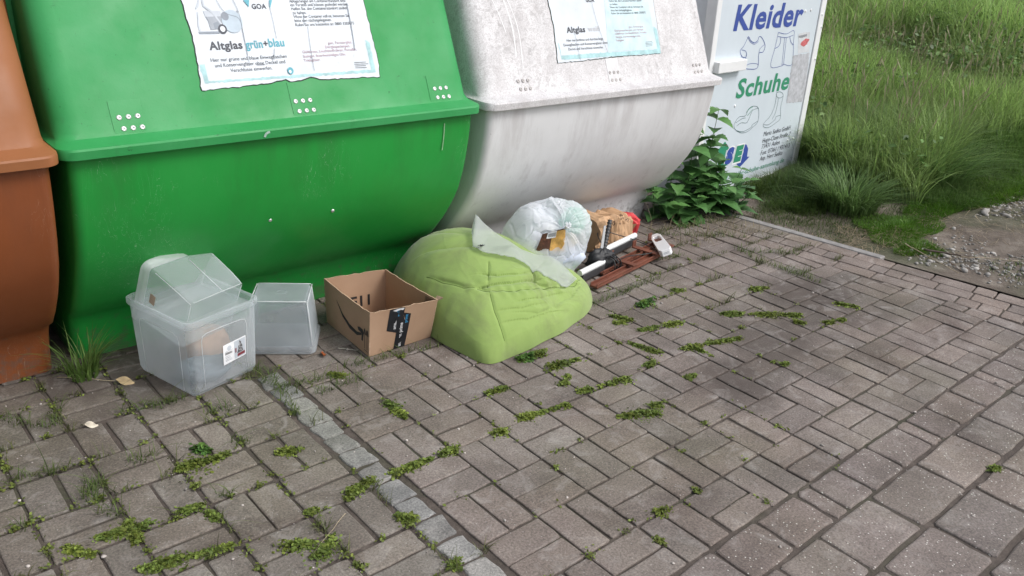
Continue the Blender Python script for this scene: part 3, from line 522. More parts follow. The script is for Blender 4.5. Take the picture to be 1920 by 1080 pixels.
def poster(t, edge, top, texts, polys, circs, cracks, tiny, teal_z, inner, pale=None, seed=1):
    x0, x1 = edge[0][0], edge[-1][0]
    P = rough_outline(edge+[(x1+.003, top), (x0-.003, top)], amp=.0011, seed=seed)
    # dark outline round the sheet
    c = np.mean(P, 0); Q = [tuple(np.array(p)+(np.array(p)-c)/np.linalg.norm(np.array(p)-c)*.0035) for p in P]
    M = on_lid(t, .0012); mb = MB(); mb.add([M(*p) for p in Q], [tuple(range(len(Q)))]); mb.build('dark_edge', plain('dark_edge_'+t.name, (.03, .05, .035), .8, .3, 60), t)
    mb = MB(); M = on_lid(t, .0028); mb.add([M(*p) for p in P], [tuple(range(len(P)))]); sheet = mb.build('poster', POSTER, t)
    # printed border: an L-shaped band at the foot and the sides
    ins = rough_outline(inner, .02, .0008, seed+5)
    M2 = on_lid(t, .0034); bd = MB()
    zlo = max(p[1] for p in edge if p[0] > x0+.1 and p[0] < x1-.1 and p[1] < 1.02)+.003
    (xa, xb) = (inner[0][0], inner[1][0])
    A = rough_outline([(x0+.012, zlo), (x1-.012, zlo-.004), (x1-.012, teal_z+.09), (xb, teal_z+.1), (xb, teal_z), (xa, teal_z), (xa, teal_z+.05), (x0+.008, teal_z+.05)], .008, .0010, seed+2)
    bd.add([M2(*p) for p in A], [tuple(range(len(A)))]); bd.build('printed_border', INK['border'], sheet)
    if pale: bd = MB(); bd.add([M2(*p) for p in pale], [tuple(range(len(pale)))]); bd.build('printed_panel', INK['pale'], sheet)
    M3 = on_lid(t, .0040); pic = {}
    for cname, pl in polys: pic.setdefault(cname, MB()).add([M3(*p) for p in pl], [tuple(range(len(pl)))])
    lay = .0042
    groups = {}
    for k, (cname, pl) in enumerate(polys): groups.setdefault('printed_underline' if k == len(polys)-1 else ('printed_triangle_%d' % k if cname == 'teal' else 'trolley_picture'), []).append((cname, pl))
    for k, (cname, c_, r_) in enumerate(circs): groups.setdefault('recycling_mark' if k > 3 else 'trolley_picture', []).append((cname, circle(c_, r_)))
    for gname, items in groups.items():
        mats = []; mb = MB()
        for cname, pl in items:
            if INK[cname] not in mats: mats.append(INK[cname])
            Mk = on_lid(t, lay); lay += .00012; mb.add([Mk(*p) for p in pl], [tuple(range(len(pl)))], mats.index(INK[cname]))
        mb.build('printed_triangle' if 'triangle' in gname else gname, mats, sheet)
    M4 = on_lid(t, .0041)
    for s, a, b, z, cap, cname, bold in texts:
        mb = MB(); put_text(mb, s, a, b, z, cap, bold*1.4 if cap > .013 else 0, M4); mb.build('lettering', INK[cname], sheet)
    for l in tiny: mb = MB(); stroke(mb, l, .0016, M4); mb.build('fine_print', INK['ink'], sheet)
    M5 = on_lid(t, .0058)
    for l, wd in cracks: mb = MB(); stroke(mb, l, wd, M5); mb.build('crack', INK['grey'], sheet)
    return sheet
def poster_mat():
    m, n, b = newmat('torn_poster'); c = ramp(n, noise(n, 6, 5), ((.35, (.52, .565, .61)), (.65, (.60, .645, .69))))
    sc = ramp(n, noise(n, 30, 6, .75, dist=1.5), BW((.62, .70))); c = mix(n, sc, c, (.47, .49, .52)); n.links.new(c, b.inputs['Base Color']); b.inputs['Roughness'].default_value = .45; return m
POSTER = poster_mat()

brown = bank_thing('bottle_bank', 'brown bottle bank cut off by the left edge, with a faded orange-brown lid', -.955, .599, (M_BROWN, M_BROWN_LID), -.03)
green = bank_thing('bottle_bank', 'green bottle bank with a torn poster for green and blue glass',   .600, 2.166, (M_GREEN_BODY, M_GREEN_LID))
white = bank_thing('bottle_bank', 'dirty white bottle bank with a poster, between green bank and clothes bank', 2.196, 3.782, (M_WHITE_BODY, M_WHITE_LID))
for x in (1.413,): pad(green, x-.045, x+.045, .915-.035, .985, M_GREEN_LID)
for x in (.826, 1.999): pad(green, x-.05, x+.045, .88, .972, M_GREEN_LID)
pad(white, 2.965, 3.045, .88, .985, M_WHITE_BODY)
rivets(green, (.826, 1.413, 2.006)); rivets(white, (2.44, 3.006, 3.625), plain('dull_rivet', (.42, .40, .39), .6, .25, 60))
cr = [(l, .0014) for l in GREEN_CRACK]+[(l, .0028) for l in GREEN_CRACK2]
poster(green, GREEN_EDGE, 1.40 if False else 1.325, GREEN_TEXT, GREEN_POLYS, GREEN_CIRC, cr, GREEN_TINY, 1.0068, [(1.0985, 1.0085), (1.7127, 1.0050)], seed=3)
poster(white, WHITE_EDGE, 1.325, WHITE_TEXT, [], [], [([(2.80, .985), (2.797, 1.05), (2.795, 1.10)], .0016), ([(2.94, 1.23), (2.955, 1.12), (2.985, 1.01)], .0014)], WHITE_TINY, 1.009, [(2.6883, 1.0063), (3.3404, 1.0116)], pale=[(2.992, 1.012), (3.338, 1.012), (3.335, 1.31), (3.045, 1.31)], seed=9)
Mw = on_lid(white, .0008)
for l, wd in (([(2.395, 1.30), (2.425, 1.22), (2.440, 1.12), (2.430, 1.02)], .006), ([(2.41, 1.30), (2.455, 1.20), (2.470, 1.10), (2.455, .97)], .004), ([(2.33, 1.30), (2.375, 1.20), (2.40, 1.11)], .003)):
    mb = MB(); stroke(mb, l, wd, Mw); mb.build('scrape', plain('bare_white', (.74, .745, .75), .5), white)
mb = MB(); q0 = green.location; stroke(mb, [(1.225-q0.x, .836), (1.232-q0.x, .848), (1.245-q0.x, .852)], .008, lambda x, z: (x, 2.6045-YC, z)); mb.build('scuff', plain('scuffed_green', (.30, .42, .36), .6, .3, 90), green)
mb = MB(); stroke(mb, [(1.99-q0.x, .80), (1.992-q0.x, .75), (1.99-q0.x, .69)], .004, lambda x, z: (x, 2.634+(.80-z)*.09-YC-.0015, z)); mb.build('scuff', plain('scratched_green', (.22, .36, .22), .6, .3, 90), green)
# bolts low on the green front
for x, z in ((1.272, .508), (1.525, .500)):
    mb = MB(); p = Vector((x-green.location.x, 2.698-YC, z)); a = Vector((1, 0, 0)); k = Vector((0, -1, -.35)).normalized(); b = k.cross(a); V = []
    for rad, h in ((.007, -.004), (.007, .002), (.004, .004)): V += [p+(a*math.cos(2*math.pi*i/10)+b*math.sin(2*math.pi*i/10))*rad+k*h for i in range(10)]
    mb.add(V, [(u*10+i, u*10+(i+1) % 10, (u+1)*10+(i+1) % 10, (u+1)*10+i) for u in range(2) for i in range(10)]+[tuple(range(20, 30))]).build('bolt', M_STEEL, green, True)

# ---------------------------------------------------------------- the clothes bank
cb = thing('clothes_bank', 'white clothes and shoes collection bin standing in the grass', 'clothes bank', (4.5, 3.10, 0), math.atan(.08))
M_BINW = plain('white_sheet_metal', (.66, .69, .72), .35, .05, 5); M_BINF = plain('white_frame', (.74, .75, .76), .35, .05, 8); M_PANEL = plain('sign_panel', (.58, .645, .70), .3, .05, 3)
sh = lambda x, z: x-.036*z
def sbox(mb, x0, x1, y0, y1, z0, z1):
    mb.add([(sh(x, z), y, z) for z in (z0, z1) for x, y in ((x0, y0), (x1, y0), (x1, y1), (x0, y1))], [(3, 2, 1, 0), (4, 5, 6, 7), (0, 1, 5, 4), (1, 2, 6, 5), (2, 3, 7, 6), (3, 0, 4, 7)])
mb = MB(); sbox(mb, -.16, 1.165, .012, 1.05, -.02, 1.95); mb.build('body', M_BINW, cb, bevel=.008)
mb = MB(); sbox(mb, -.155, 1.115, -.004, .010, -.005, 1.93); pn = mb.build('sign_panel', M_PANEL, cb, bevel=.002)
mb = MB(); sbox(mb, 1.117, 1.190, -.014, .06, -.03, 1.97); mb.build('corner_post', M_BINF, cb, bevel=.006)
mb = MB(); sbox(mb, -.21, -.157, -.014, .06, -.03, 1.97); mb.build('corner_post', M_BINF, cb, bevel=.006)
mb = MB(); sbox(mb, -.15, 1.11, -.012, .005, -.034, -.0055); mb.build('bottom_rail', M_BINF, cb, bevel=.003)
mb = MB(); sbox(mb, -.16, .165, -.05, -.005, .775, .842); mb.build('latch_bar', M_BINF, cb, bevel=.005)
mb = MB(); sbox(mb, -.2, 1.18, -.02, 1.06, 1.951, 1.99); mb.build('roof', M_BINF, cb, bevel=.01)
pm = lambda off: (lambda x, z: (x, -.004-off, z))
def grouped(items, name, parent):
    mats = []; mb = MB()
    for fn, c in items:
        if INK[c] not in mats: mats.append(INK[c])
        fn(mb, mats.index(INK[c]))
    return mb.build(name, mats, parent)
def each(items, name, parent):
    for it in items: grouped([it], name, parent)
its = []
for s, a, b, z, cap, c, bold in SIGN_TEXT:
    if s in 'SE': continue
    dz = .0
    its.append((lambda m_, i, s=s, a=a, b=b, z=z, cap=cap, bold=bold: put_text(m_, s, a+(.0 if cap > .1 else 0), b-.02*(cap > .1), z, cap, bold*.9, pm(.0016), i, .10), c))
each(its, 'lettering', pn)
for nm, a, b in (('shirt_drawing', 0, 5), ('shorts_drawing', 5, 11), ('shoe_drawing', 11, 17), ('boot_drawing', 17, 21), ('scratch', 21, 22), ('scratch', 22, 23)):
    grouped([(lambda m_, i, l=l, wd=wd: stroke(m_, l, wd, pm(.0014), i), c) for c, wd, l in SIGN_LINES[a:b]], nm, pn)
its = []; off = .0012
for c, l in SIGN_POLYS[:2]: its.append((lambda m_, i, l=l, o=off: m_.add([pm(o)(*p) for p in l], [tuple(range(len(l)))[::-1]], i), c)); off += .0003
for s, a, b, z, cap, c, bold in SIGN_TEXT:
    if s in 'SE':
        its.append((lambda m_, i, s=s, a=a, b=b, z=z, cap=cap: put_text(m_, s, a-.008, b+.008, z-.008, cap*1.15, .1, pm(.0022), i, .15), 'white'))
        its.append((lambda m_, i, s=s, a=a, b=b, z=z, cap=cap: put_text(m_, s, a, b, z, cap, .09, pm(.0026), i, .15), c))
grouped(its, 'emblem', pn)
off = .0010; its = []
for c, l in SIGN_POLYS[2:]: its.append((lambda m_, i, l=l, o=off: m_.add([pm(o)(*p) for p in rough_outline(l, .012, .002, 4)], [tuple(range(len(rough_outline(l, .012, .002, 4))))[::-1]], i), c)); off += .0003
its.sort(key=lambda q: 0)
for it, nm in zip(its, ('sticker', 'torn_patch', 'sticker_residue', 'printed_panel')): grouped([it], nm, pn)
for p in SIGN_DOTS:
    mb = MB(); yb = -.004 if p[0] < 1.1 else -.014
    V = [];
    for rad, h in ((.009, 0), (.009, .003), (.004, .005)): V += [(p[0]+math.cos(2*math.pi*i/10)*rad, yb-h, p[1]+math.sin(2*math.pi*i/10)*rad) for i in range(10)]
    mb.add(V, [(u*10+i, u*10+(i+1) % 10, (u+1)*10+(i+1) % 10, (u+1)*10+i) for u in range(2) for i in range(10)]+[tuple(range(20, 30))]).build('rivet', M_BINF, cb, True)
# ---------------------------------------------------------------- clear storage boxes
M_BOX = film('clear_polypropylene', (.80, .85, .90), .13, .78, .2, .45, .08, .015, 8)
M_TUB = film('clear_thin_plastic', (.78, .85, .88), .06, .60, .15, .3, .1, .01)
M_TUBR = film('clear_tub_rim', (.84, .88, .90), .30, .85, .2, .3, 0, 0)
M_TUB2 = film('scuffed_plastic', (.68, .73, .78), .28, .85, .35, .4, .25, .02)
def rrect(hx, hy, rc, n=5):
    return ring_pts(hx, hy, rc, n)
def tub(parent, M, w0, d0, w1, d1, h, mat, th=.0026, rim=.011, rc=.03, panel=True, rimmat=None):
    """open tub: base w0 x d0 at z=0, mouth w1 x d1 at z=h; M places it inside its thing"""
    def at(z): k = z/h; return (w0+(w1-w0)*k)/2, (d0+(d1-d0)*k)/2
    rings = []; a, b = at(0)
    rings.append((rrect(a-.006, b-.006, rc*.8), 0.0)); 
    for z in (.006, .018): a, b = at(z); rings.append((rrect(a-(.004 if z < .01 else 0), b-(.004 if z < .01 else 0), rc), z))
    for z in np.linspace(.05, h-.03, 6): a, b = at(z); rings.append((rrect(a, b, rc), z))
    a, b = at(h-.028); rings.append((rrect(a, b, rc), h-.028))
    V, F = loft(rings, False, True)
    inner = [(rrect(*(np.array(at(h-.028))-th), rc-th), h-.028)]+[(rrect(*(np.array(at(z))-th), rc-th), z) for z in (h*.6, h*.3, .012)]+[(rrect(*(np.array(at(0))-.014), rc*.7), .004)]
    V2, F2 = loft(inner, False, True)
    mb = MB(); mb.add([M @ Vector(p) for p in V], F); mb.add([M @ Vector(p) for p in V2], [f[::-1] for f in F2])
    body = mb.build('tub_wall', mat, parent, True); smooth_by_angle(body, 50)
    # turned-out rim
    a, b = at(h-.028)
    R_ = [(rrect(a-th, b-th, rc), h-.028), (rrect(a+.001, b+.001, rc), h-.030), (rrect(a+rim-.003, b+rim-.003, rc+rim), h-.026), (rrect(a+rim, b+rim, rc+rim), h-.020), (rrect(a+rim, b+rim, rc+rim), h-.003), (rrect(a+rim-.003, b+rim-.003, rc+rim), h), (rrect(a+.003, b+.003, rc), h), (rrect(a-th, b-th, rc), h-.006), (rrect(a-th, b-th, rc), h-.028)]
    V, F = loft(R_, False, False); mb = MB(); mb.add([M @ Vector(p) for p in V], F); r = mb.build('rim', rimmat or mat, parent, True); smooth_by_angle(r, 45)
    if panel:   # the raised line of the recessed panels on the four walls, with a highlight put into its colour
        mb = MB()
        for s, (hw, axis) in enumerate(((w0/2, 0), (d0/2, 1), (w0/2, 0), (d0/2, 1))):
            sgn = -1 if s < 2 else 1; x = hw*.66; P = []
            for u, z in ((-x, .0), (-x*1.02, h*.35), (-x*1.04, h*.66), (-x*.98, h*.72), (-x*.8, h*.745), (0, h*.75), (x*.8, h*.745), (x*.98, h*.72), (x*1.04, h*.66), (x*1.02, h*.35), (x, .0)):
                a, b = at(z); P.append(M @ Vector((u, sgn*(b+.0005), z+.012) if axis == 0 else (sgn*(a+.0005), u, z+.012)))
            mb.tube(P, .0010, 5)
        mb.build('panel_ridge', M_RIDGE_HIGHLIGHT, body, True)
    return body
M_RIDGE_HIGHLIGHT = film('ridge_highlight', (.86, .88, .90), .5, .9, .25, .3, 0, 0)  # whiter and denser than the walls: edge highlights put into the colour
I4 = Matrix.Identity(4); TR = Matrix.Translation; RX = lambda a: Matrix.Rotation(R(a), 4, 'X'); RY = lambda a: Matrix.Rotation(R(a), 4, 'Y'); RZ = lambda a: Matrix.Rotation(R(a), 4, 'Z')
# frame of the big box: origin at its near corner, a to the right along its front, b away
ea = np.array([.966, .257]); eb = np.array([-.257, .966]); BXA = math.atan2(.257, .966)
ctr = np.array([.872, 2.490])+ea*.1405+eb*.168
big = thing('storage_box', 'large clear plastic storage box, open, with a label and another tub inside', 'storage box', (ctr[0], ctr[1], .002), BXA)
bigw = tub(big, I4, .270, .312, .284, .328, .285, M_BOX, rim=.010, rc=.020)
# the sticker on its front wall: white half with bar code, picture half with a decorated tree
def on_front(h, w0, w1, d0, d1, off):
    def f(x, z): k = z/h; return (x, -(d0+(d1-d0)*k)/2-off, z)
    return f
Mf = on_front(.28, .270, .284, .312, .328, .002)
mb = MB(); Q = [(-.012, .075), (.083, .083), (.085, .158), (-.011, .152)]
mb.add([Mf(*p) for p in Q], [(0, 1, 2, 3)]); st = mb.build('product_label', INK['white'], bigw)
Mf2 = on_front(.28, .270, .284, .312, .328, .0026); Mf3 = on_front(.28, .270, .284, .312, .328, .0030)
mats = [INK['grey3'], INK['black'], INK['grey'], plain('label_wine_red', (.18, .03, .04), .6), plain('label_tree', (.10, .10, .105), .6, .5, 300), INK['white']]
mb = MB(); g = np.random.default_rng(5)
mb.add([Mf2(*p) for p in ((.034, .082), (.080, .086), (.082, .153), (.035, .150))], [(0, 1, 2, 3)], 0)
for k in range(16): x = -.004+k*.0019; mb.add([Mf2(*p) for p in ((x, .112), (x+g.choice([.0006, .0012]), .112), (x+.0008, .121), (x, .121))], [(0, 1, 2, 3)], 1)
mb.add([Mf2(*p) for p in circle((.014, .135), .009)], [tuple(range(20))], 0); mb.add([Mf2(*p) for p in ((-.004, .124), (.028, .1255), (.028, .1265), (-.004, .125))], [(0, 1, 2, 3)], 2)
for z in (.104, .098, .092, .087): mb.add([Mf2(*p) for p in ((-.004, z), (g.uniform(.010, .026), z+.001), (g.uniform(.010, .026), z+.0026), (-.004, z+.0018))], [(0, 1, 2, 3)], 2)
T = [(.058, .149), (.054, .138), (.056, .137), (.050, .122), (.053, .121), (.045, .101), (.072, .103), (.067, .122), (.070, .123), (.063, .138), (.065, .139)]
mb.add([Mf3(*p) for p in T], [tuple(range(len(T)))], 4)
for k in range(26): z = g.uniform(.104, .145); c = (.058+g.uniform(-1, 1)*(.150-z)*.22, z); mb.add([on_front(.28, .270, .284, .312, .328, .0034)(*p) for p in circle(c, .0011, 6)], [tuple(range(6))], 5)
mb.add([Mf3(*p) for p in ((.046, .088), (.078, .091), (.079, .102), (.047, .099))], [(0, 1, 2, 3)], 3)
for x in (.037, .041): mb.add([Mf3(*p) for p in ((x, .106), (x+.0026, .106), (x+.0026, .124), (x, .124))], [(0, 1, 2, 3)], 3)
mb.build('label_print', mats, st)
# the tub lying in it on its side, mouth to the back
Mi = TR(Vector((.008, .058, .030))) 
inner = thing('plastic_tub', 'clear plastic tub lying on its side inside the large storage box', 'tub', (ctr[0], ctr[1], .002), BXA)
# local: mouth axis +Y (away), tilted mouth up
Mt = TR(Vector((.012, -.088, .236))) @ RZ(4) @ RX(22) @ RX(-90) @ RZ(0)
tub(inner, Mt, .228, .210, .250, .236, .220, M_TUB, th=.002, rim=.016, rc=.013, panel=False, rimmat=M_TUBR)
mb = MB()
for P in ([(-.110, -.095, .003), (-.114, -.104, .06), (-.118, -.110, .17)], [(.110, -.095, .003), (.114, -.104, .06), (.118, -.110, .17)], [(-.10, -.101, .002), (0, -.102, .002), (.10, -.101, .002)], [(-.109, .09, .003), (-.109, -.09, .003)], [(.109, .09, .003), (.109, -.09, .003)], [(.02, -.1035, .005), (.018, -.117, .17)]):
    mb.tube([Mt @ Vector(p) for p in P], .0012, 5)
mb.build('corner_highlight', M_RIDGE_HIGHLIGHT, inner, True)  # white lines painted as highlights along the lying tub's edges
mb = MB(); mb.add([Mt @ Vector(p) for p in ((-.1265, -.03, .14), (-.1265, .01, .14), (-.1275, .01, .165), (-.1275, -.03, .165))], [(0, 1, 2, 3)]); mb.build('price_tag', plain('tag_tan', (.45, .34, .25), .7), inner)
# a crumpled brown paper heap under it
def lump(name, mat, c, r, amp, seed, nu=40, nv=24, parent=None, sq=1.0, fine=.0, M=None, smooth=True):
    u = np.linspace(0, 2*math.pi, nu, endpoint=False); v = np.linspace(-math.pi/2, math.pi/2, nv)
    U, W_ = np.meshgrid(u, v); n = np.stack([np.cos(U)*np.cos(W_), np.sin(U)*np.cos(W_), np.sin(W_)], -1).reshape(-1, 3)
    s = np.sign(n)*np.abs(n)**sq
    k = 1+amp*vnoise(n, 1.6, seed, 4)+fine*np.abs(vnoise(n, 5, seed+1, 3))
    V = s*k[:, None]*np.array(r)
    if M is not None: V = V @ np.array(M.to_3x3()).T
    V = V+np.array(c)
    F = [(j*nu+i, j*nu+(i+1) % nu, (j+1)*nu+(i+1) % nu, (j+1)*nu+i) for j in range(nv-1) for i in range(nu)]
    return mesh(name, V, F, mat, parent, smooth)
M_KRAFT = plain('brown_paper', (.36, .22, .13), .8, .2, 14, bs=.25, bscale=30, bdist=.004)
M_DARKSTUFF = plain('dark_slate_cloth', (.10, .13, .15), .8, .3, 9)
c0 = Vector((ctr[0], ctr[1], 0)); rot = Matrix.Rotation(BXA, 3, 'Z'); loc = lambda x, y, z: tuple(c0+rot @ Vector((x, y, z)))
o = lump('crumpled_paper', M_KRAFT, loc(.045, .03, .075), (.080, .100, .070), .16, 21, sq=.8); tag(o, 'crumpled brown paper under the tub inside the storage box', 'waste paper')
o = lump('grey_cloth', M_DARKSTUFF, loc(-.030, -.075, .045), (.080, .055, .040), .18, 25, sq=.8); tag(o, 'dark grey cloth at the bottom of the large storage box', 'cloth')
# second box, upside down beside it
e1 = np.array([-.826, .563]); e2 = np.array([.563, .826])
c2 = np.array([1.353, 2.544])+e1*.130+e2*.112
up = thing('storage_box', 'smaller scuffed clear box standing upside down between large box and carton', 'storage box', (c2[0], c2[1], .0), math.atan2(-.563, .826))
Mu = TR(Vector((0, 0, .212))) @ RX(180)
b2 = tub(up, Mu, .205, .165, .245, .205, .208, M_TUB2, rim=.009, rc=.018, panel=False)
mb = MB()
for s in (-1, 1):
    for q in (-1, 1):
        mb.tube([Mu @ Vector((s*.100, q*.080, .003)), Mu @ Vector((s*.108, q*.089, .08)), Mu @ Vector((s*.118, q*.099, .178))], .0022, 5)
for y in (-.083, .083): mb.tube([Mu @ Vector((x, y, .002)) for x in (-.098, -.05, -.045, .045, .05, .098)], .0024, 5)
for x in (-.103, .103): mb.tube([Mu @ Vector((x, y, .002)) for y in (-.08, 0, .08)], .0024, 5)
mb.build('corner_highlight', M_RIDGE_HIGHLIGHT, b2, True)  # pale lines standing for the highlights on this box's edges
mb = MB(); mb.tube([Mu @ Vector((.018*math.cos(a), .018*math.sin(a), -.0005)) for a in np.linspace(0, 6.28, 20)], .0012, 4); mb.build('mould_mark', M_TUB2, b2, True)

# ---------------------------------------------------------------- the cardboard box
def card_mat():
    m, n, b = newmat('corrugated_card'); c = ramp(n, noise(n, 5, 6), ((.3, (.345, .222, .145)), (.7, (.42, .28, .188))))
    st = ramp(n, noise(n, 14, 6, .7, dist=.5), BW((.64, .78))); c = mix(n, st, c, (.27, .16, .10)); n.links.new(c, b.inputs['Base Color']); b.inputs['Roughness'].default_value = .8; b.inputs['Specular IOR Level'].default_value = .2
    bump(n, b, noise(n, 30, 3, stretch=(1, 1, .2)), .15, .002); return m
M_CARD = card_mat(); M_CARDE = plain('card_edge', (.42, .29, .20), .9, .3, 90)
cd = thing('cardboard_box', 'open brown cardboard box with black tape and a curved arrow print', 'cardboard box', (1.65, 2.58, 0))
BF, BR_, BBR, BL_ = [np.array(p) for p in ((1.509, 2.421), (1.797, 2.427), (1.792, 2.742), (1.526, 2.768))]
TF, TRr, TBR, TL = [np.array(p) for p in ((1.503, 2.405), (1.782, 2.365), (1.779, 2.722), (1.520, 2.772))]
HB = .192; cl = np.array([1.65, 2.58])
def wallpt(b0, b1, t0, t1, sag=0):
    def f(u, k, off=0):
        p = (b0+(b1-b0)*u)*(1-k)+(t0+(t1-t0)*u)*k-cl; e = (b1-b0); nn_ = np.array([e[1], -e[0]]); nn_ /= np.linalg.norm(nn_)
        bow = sag*math.sin(math.pi*u)*k; p = p+nn_*(off+bow); return (p[0], p[1], .003+HB*k)
    return f
walls = dict(front=wallpt(BF, BR_, TF, TRr, .004), right=wallpt(BR_, BBR, TRr, TBR, -.006), back=wallpt(BBR, BL_, TBR, TL, .004), left=wallpt(BL_, BF, TL, TF, .004))
g = np.random.default_rng(3)
for nm, f in walls.items():
    nu, nk = 14, 6; V = []; wob = g.normal(0, .0012, nu+1)
    for side in (0, -.004):
        for k in range(nk+1):
            for u in range(nu+1):
                p = list(f(u/nu, k/nk, side)); p[2] += wob[u]*(k == nk); V.append(p)
    m_ = (nu+1)*(nk+1); F = []; mi = []
    for k in range(nk):
        for u in range(nu):
            a = k*(nu+1)+u; F += [(a, a+1, a+nu+2, a+nu+1), (m_+a+nu+1, m_+a+nu+2, m_+a+1, m_+a)]; mi += [0, 0]
    for u in range(nu): a = nk*(nu+1)+u; F.append((a, a+1, m_+a+1, m_+a)); mi.append(1)
    for k in range(nk):
        a = k*(nu+1); F.append((a+nu+1, a, m_+a, m_+a+nu+1)); mi.append(1); a += nu; F.append((a, a+nu+1, m_+a+nu+1, m_+a)); mi.append(1)
    o = mesh('side_wall', V, F, [M_CARD, M_CARDE], cd, True); smooth_by_angle(o, 30)
    for p, i in zip(o.data.polygons, mi): p.material_index = i
    walls[nm] = (f, o)
mb = MB(); mb.add([(*(p-cl), .004) for p in (BF, BR_, BBR, BL_)], [(0, 1, 2, 3)]); mb.build('bottom_panel', M_CARD, cd)
# torn stub of a flap leaning on the right wall's end and the folded corner
fl, ol = walls['left']; ff, of = walls['front']; fb, ob = walls['back']; fr, orr = walls['right']
def wall_map(f, off, flip=False, L=1.0): return lambda u, k: f((1-u) if flip else u, k, off)
mb = MB(); Wm = wall_map(fl, .0012)
P = [(.30, .74), (.42, .50), (.58, .36), (.74, .33), (.84, .40)]; n_ = len(P)
Wd = [.02, .075, .10, .085, .05]
mb.add([Wm(u, k+w_/2) for (u, k), w_ in zip(P, Wd)]+[Wm(u, k-w_/2) for (u, k), w_ in zip(P, Wd)], [(i, i+1, n_+i+1, n_+i) for i in range(n_-1)])
P = [(.755, .50), (.80, .53), (.865, .52), (.885, .44), (.865, .25), (.835, .26), (.845, .42), (.77, .44)]; mb.add([Wm(*p) for p in P], [tuple(range(8))])
# two upright arrows
for u in (.905, .955):
    stroke(mb, [(u, .12), (u, .56)], .009, Wm); stroke(mb, [(u-.02, .44), (u, .58), (u+.02, .44)], .011, Wm)
stroke(mb, [(.89, .09), (.97, .08)], .014, Wm)
mb.build('printed_arrow', INK['black'], ol)
mb = MB(); Wb = wall_map(fb, -.0052, True)
def wtext(mb, s, u0, u1, k, cap, Mw, L, H, ee, bold=.02): put_text(mb, s, u0, u1, k, cap, bold, Mw)
wtext(mb, 'E11', .40, .72, .22, .25, wall_map(fb, -.0052, True), 1, 1, .01, .03); mb.build('printed_code', INK['black'], ob)
# tape
def tape_mat(): return plain('black_tape', (.012, .014, .018), .3, .3, 30)
M_TAPE = tape_mat()
Wf = lambda off: wall_map(ff, off)
mb = MB(); mb.add([Wf(.001)(*p) for p in [(.28, .985), (.44, 1.0), (.50, .985), (.49, .86), (.60, .80), (.585, .42), (.56, .0), (.38, .0), (.40, .40), (.25, .50)]], [tuple(range(10))]); tp = mb.build('tape', M_TAPE, of)
mb = MB()
def vtext(mb, s, k0, k1, u, cap, off, mi=0):
    """lettering running up the wall"""
    V, F = text_mesh(s, .01); a, b = V[:, 0].min(), V[:, 0].max(); sx = (k1-k0)/(b-a); sy = cap/.72
    mb.add([Wf(off)(u-p[1]*sy, k0+(p[0]-a)*sx) for p in V], F, mi)
vtext(mb, 'amazon prime', .03, .62, .49, .055, .0016, 0); vtext(mb, 'amazon', .50, .78, .385, .05, .0016, 0); vtext(mb, 'prime', .80, .98, .415, .05, .0016, 1); vtext(mb, 'prime', .60, .80, .555, .05, .0016, 1)
mb.build('tape_lettering', [INK['white'], INK['ltblue']], tp)
mb = MB(); mb.add([Wf(.0018)(*p) for p in [(.32, .955), (.40, .985), (.49, .975), (.47, .93), (.43, .95), (.37, .925)]], [tuple(range(6))]); mb.build('torn_patch', INK['white'], tp)
# bar code on the inside of the right wall near its front corner
mb = MB(); Wr = wall_map(fr, -.0052)
for k in range(15): u = .03+k*.011; mb.add([Wr(*p) for p in ((u, .80), (u+g.choice([.003, .006]), .80), (u+.004, .955), (u, .955))], [(0, 1, 2, 3)])
mb.build('bar_code', INK['black'], orr)
mb = MB(); q = [fr(0.0, .99, .002), fr(.05, .99, .003), fr(.06, 1.04, .012), fr(-.03, 1.06, .014)]
mb.add([np.array(p) for p in q]+[np.array(p)+np.array((0, .0, -.004)) for p in q], [(0, 1, 2, 3), (7, 6, 5, 4)]+[(i, i+4, (i+1) % 4+4, (i+1) % 4) for i in range(4)]); mb.build('bent_corner', M_CARDE, cd)

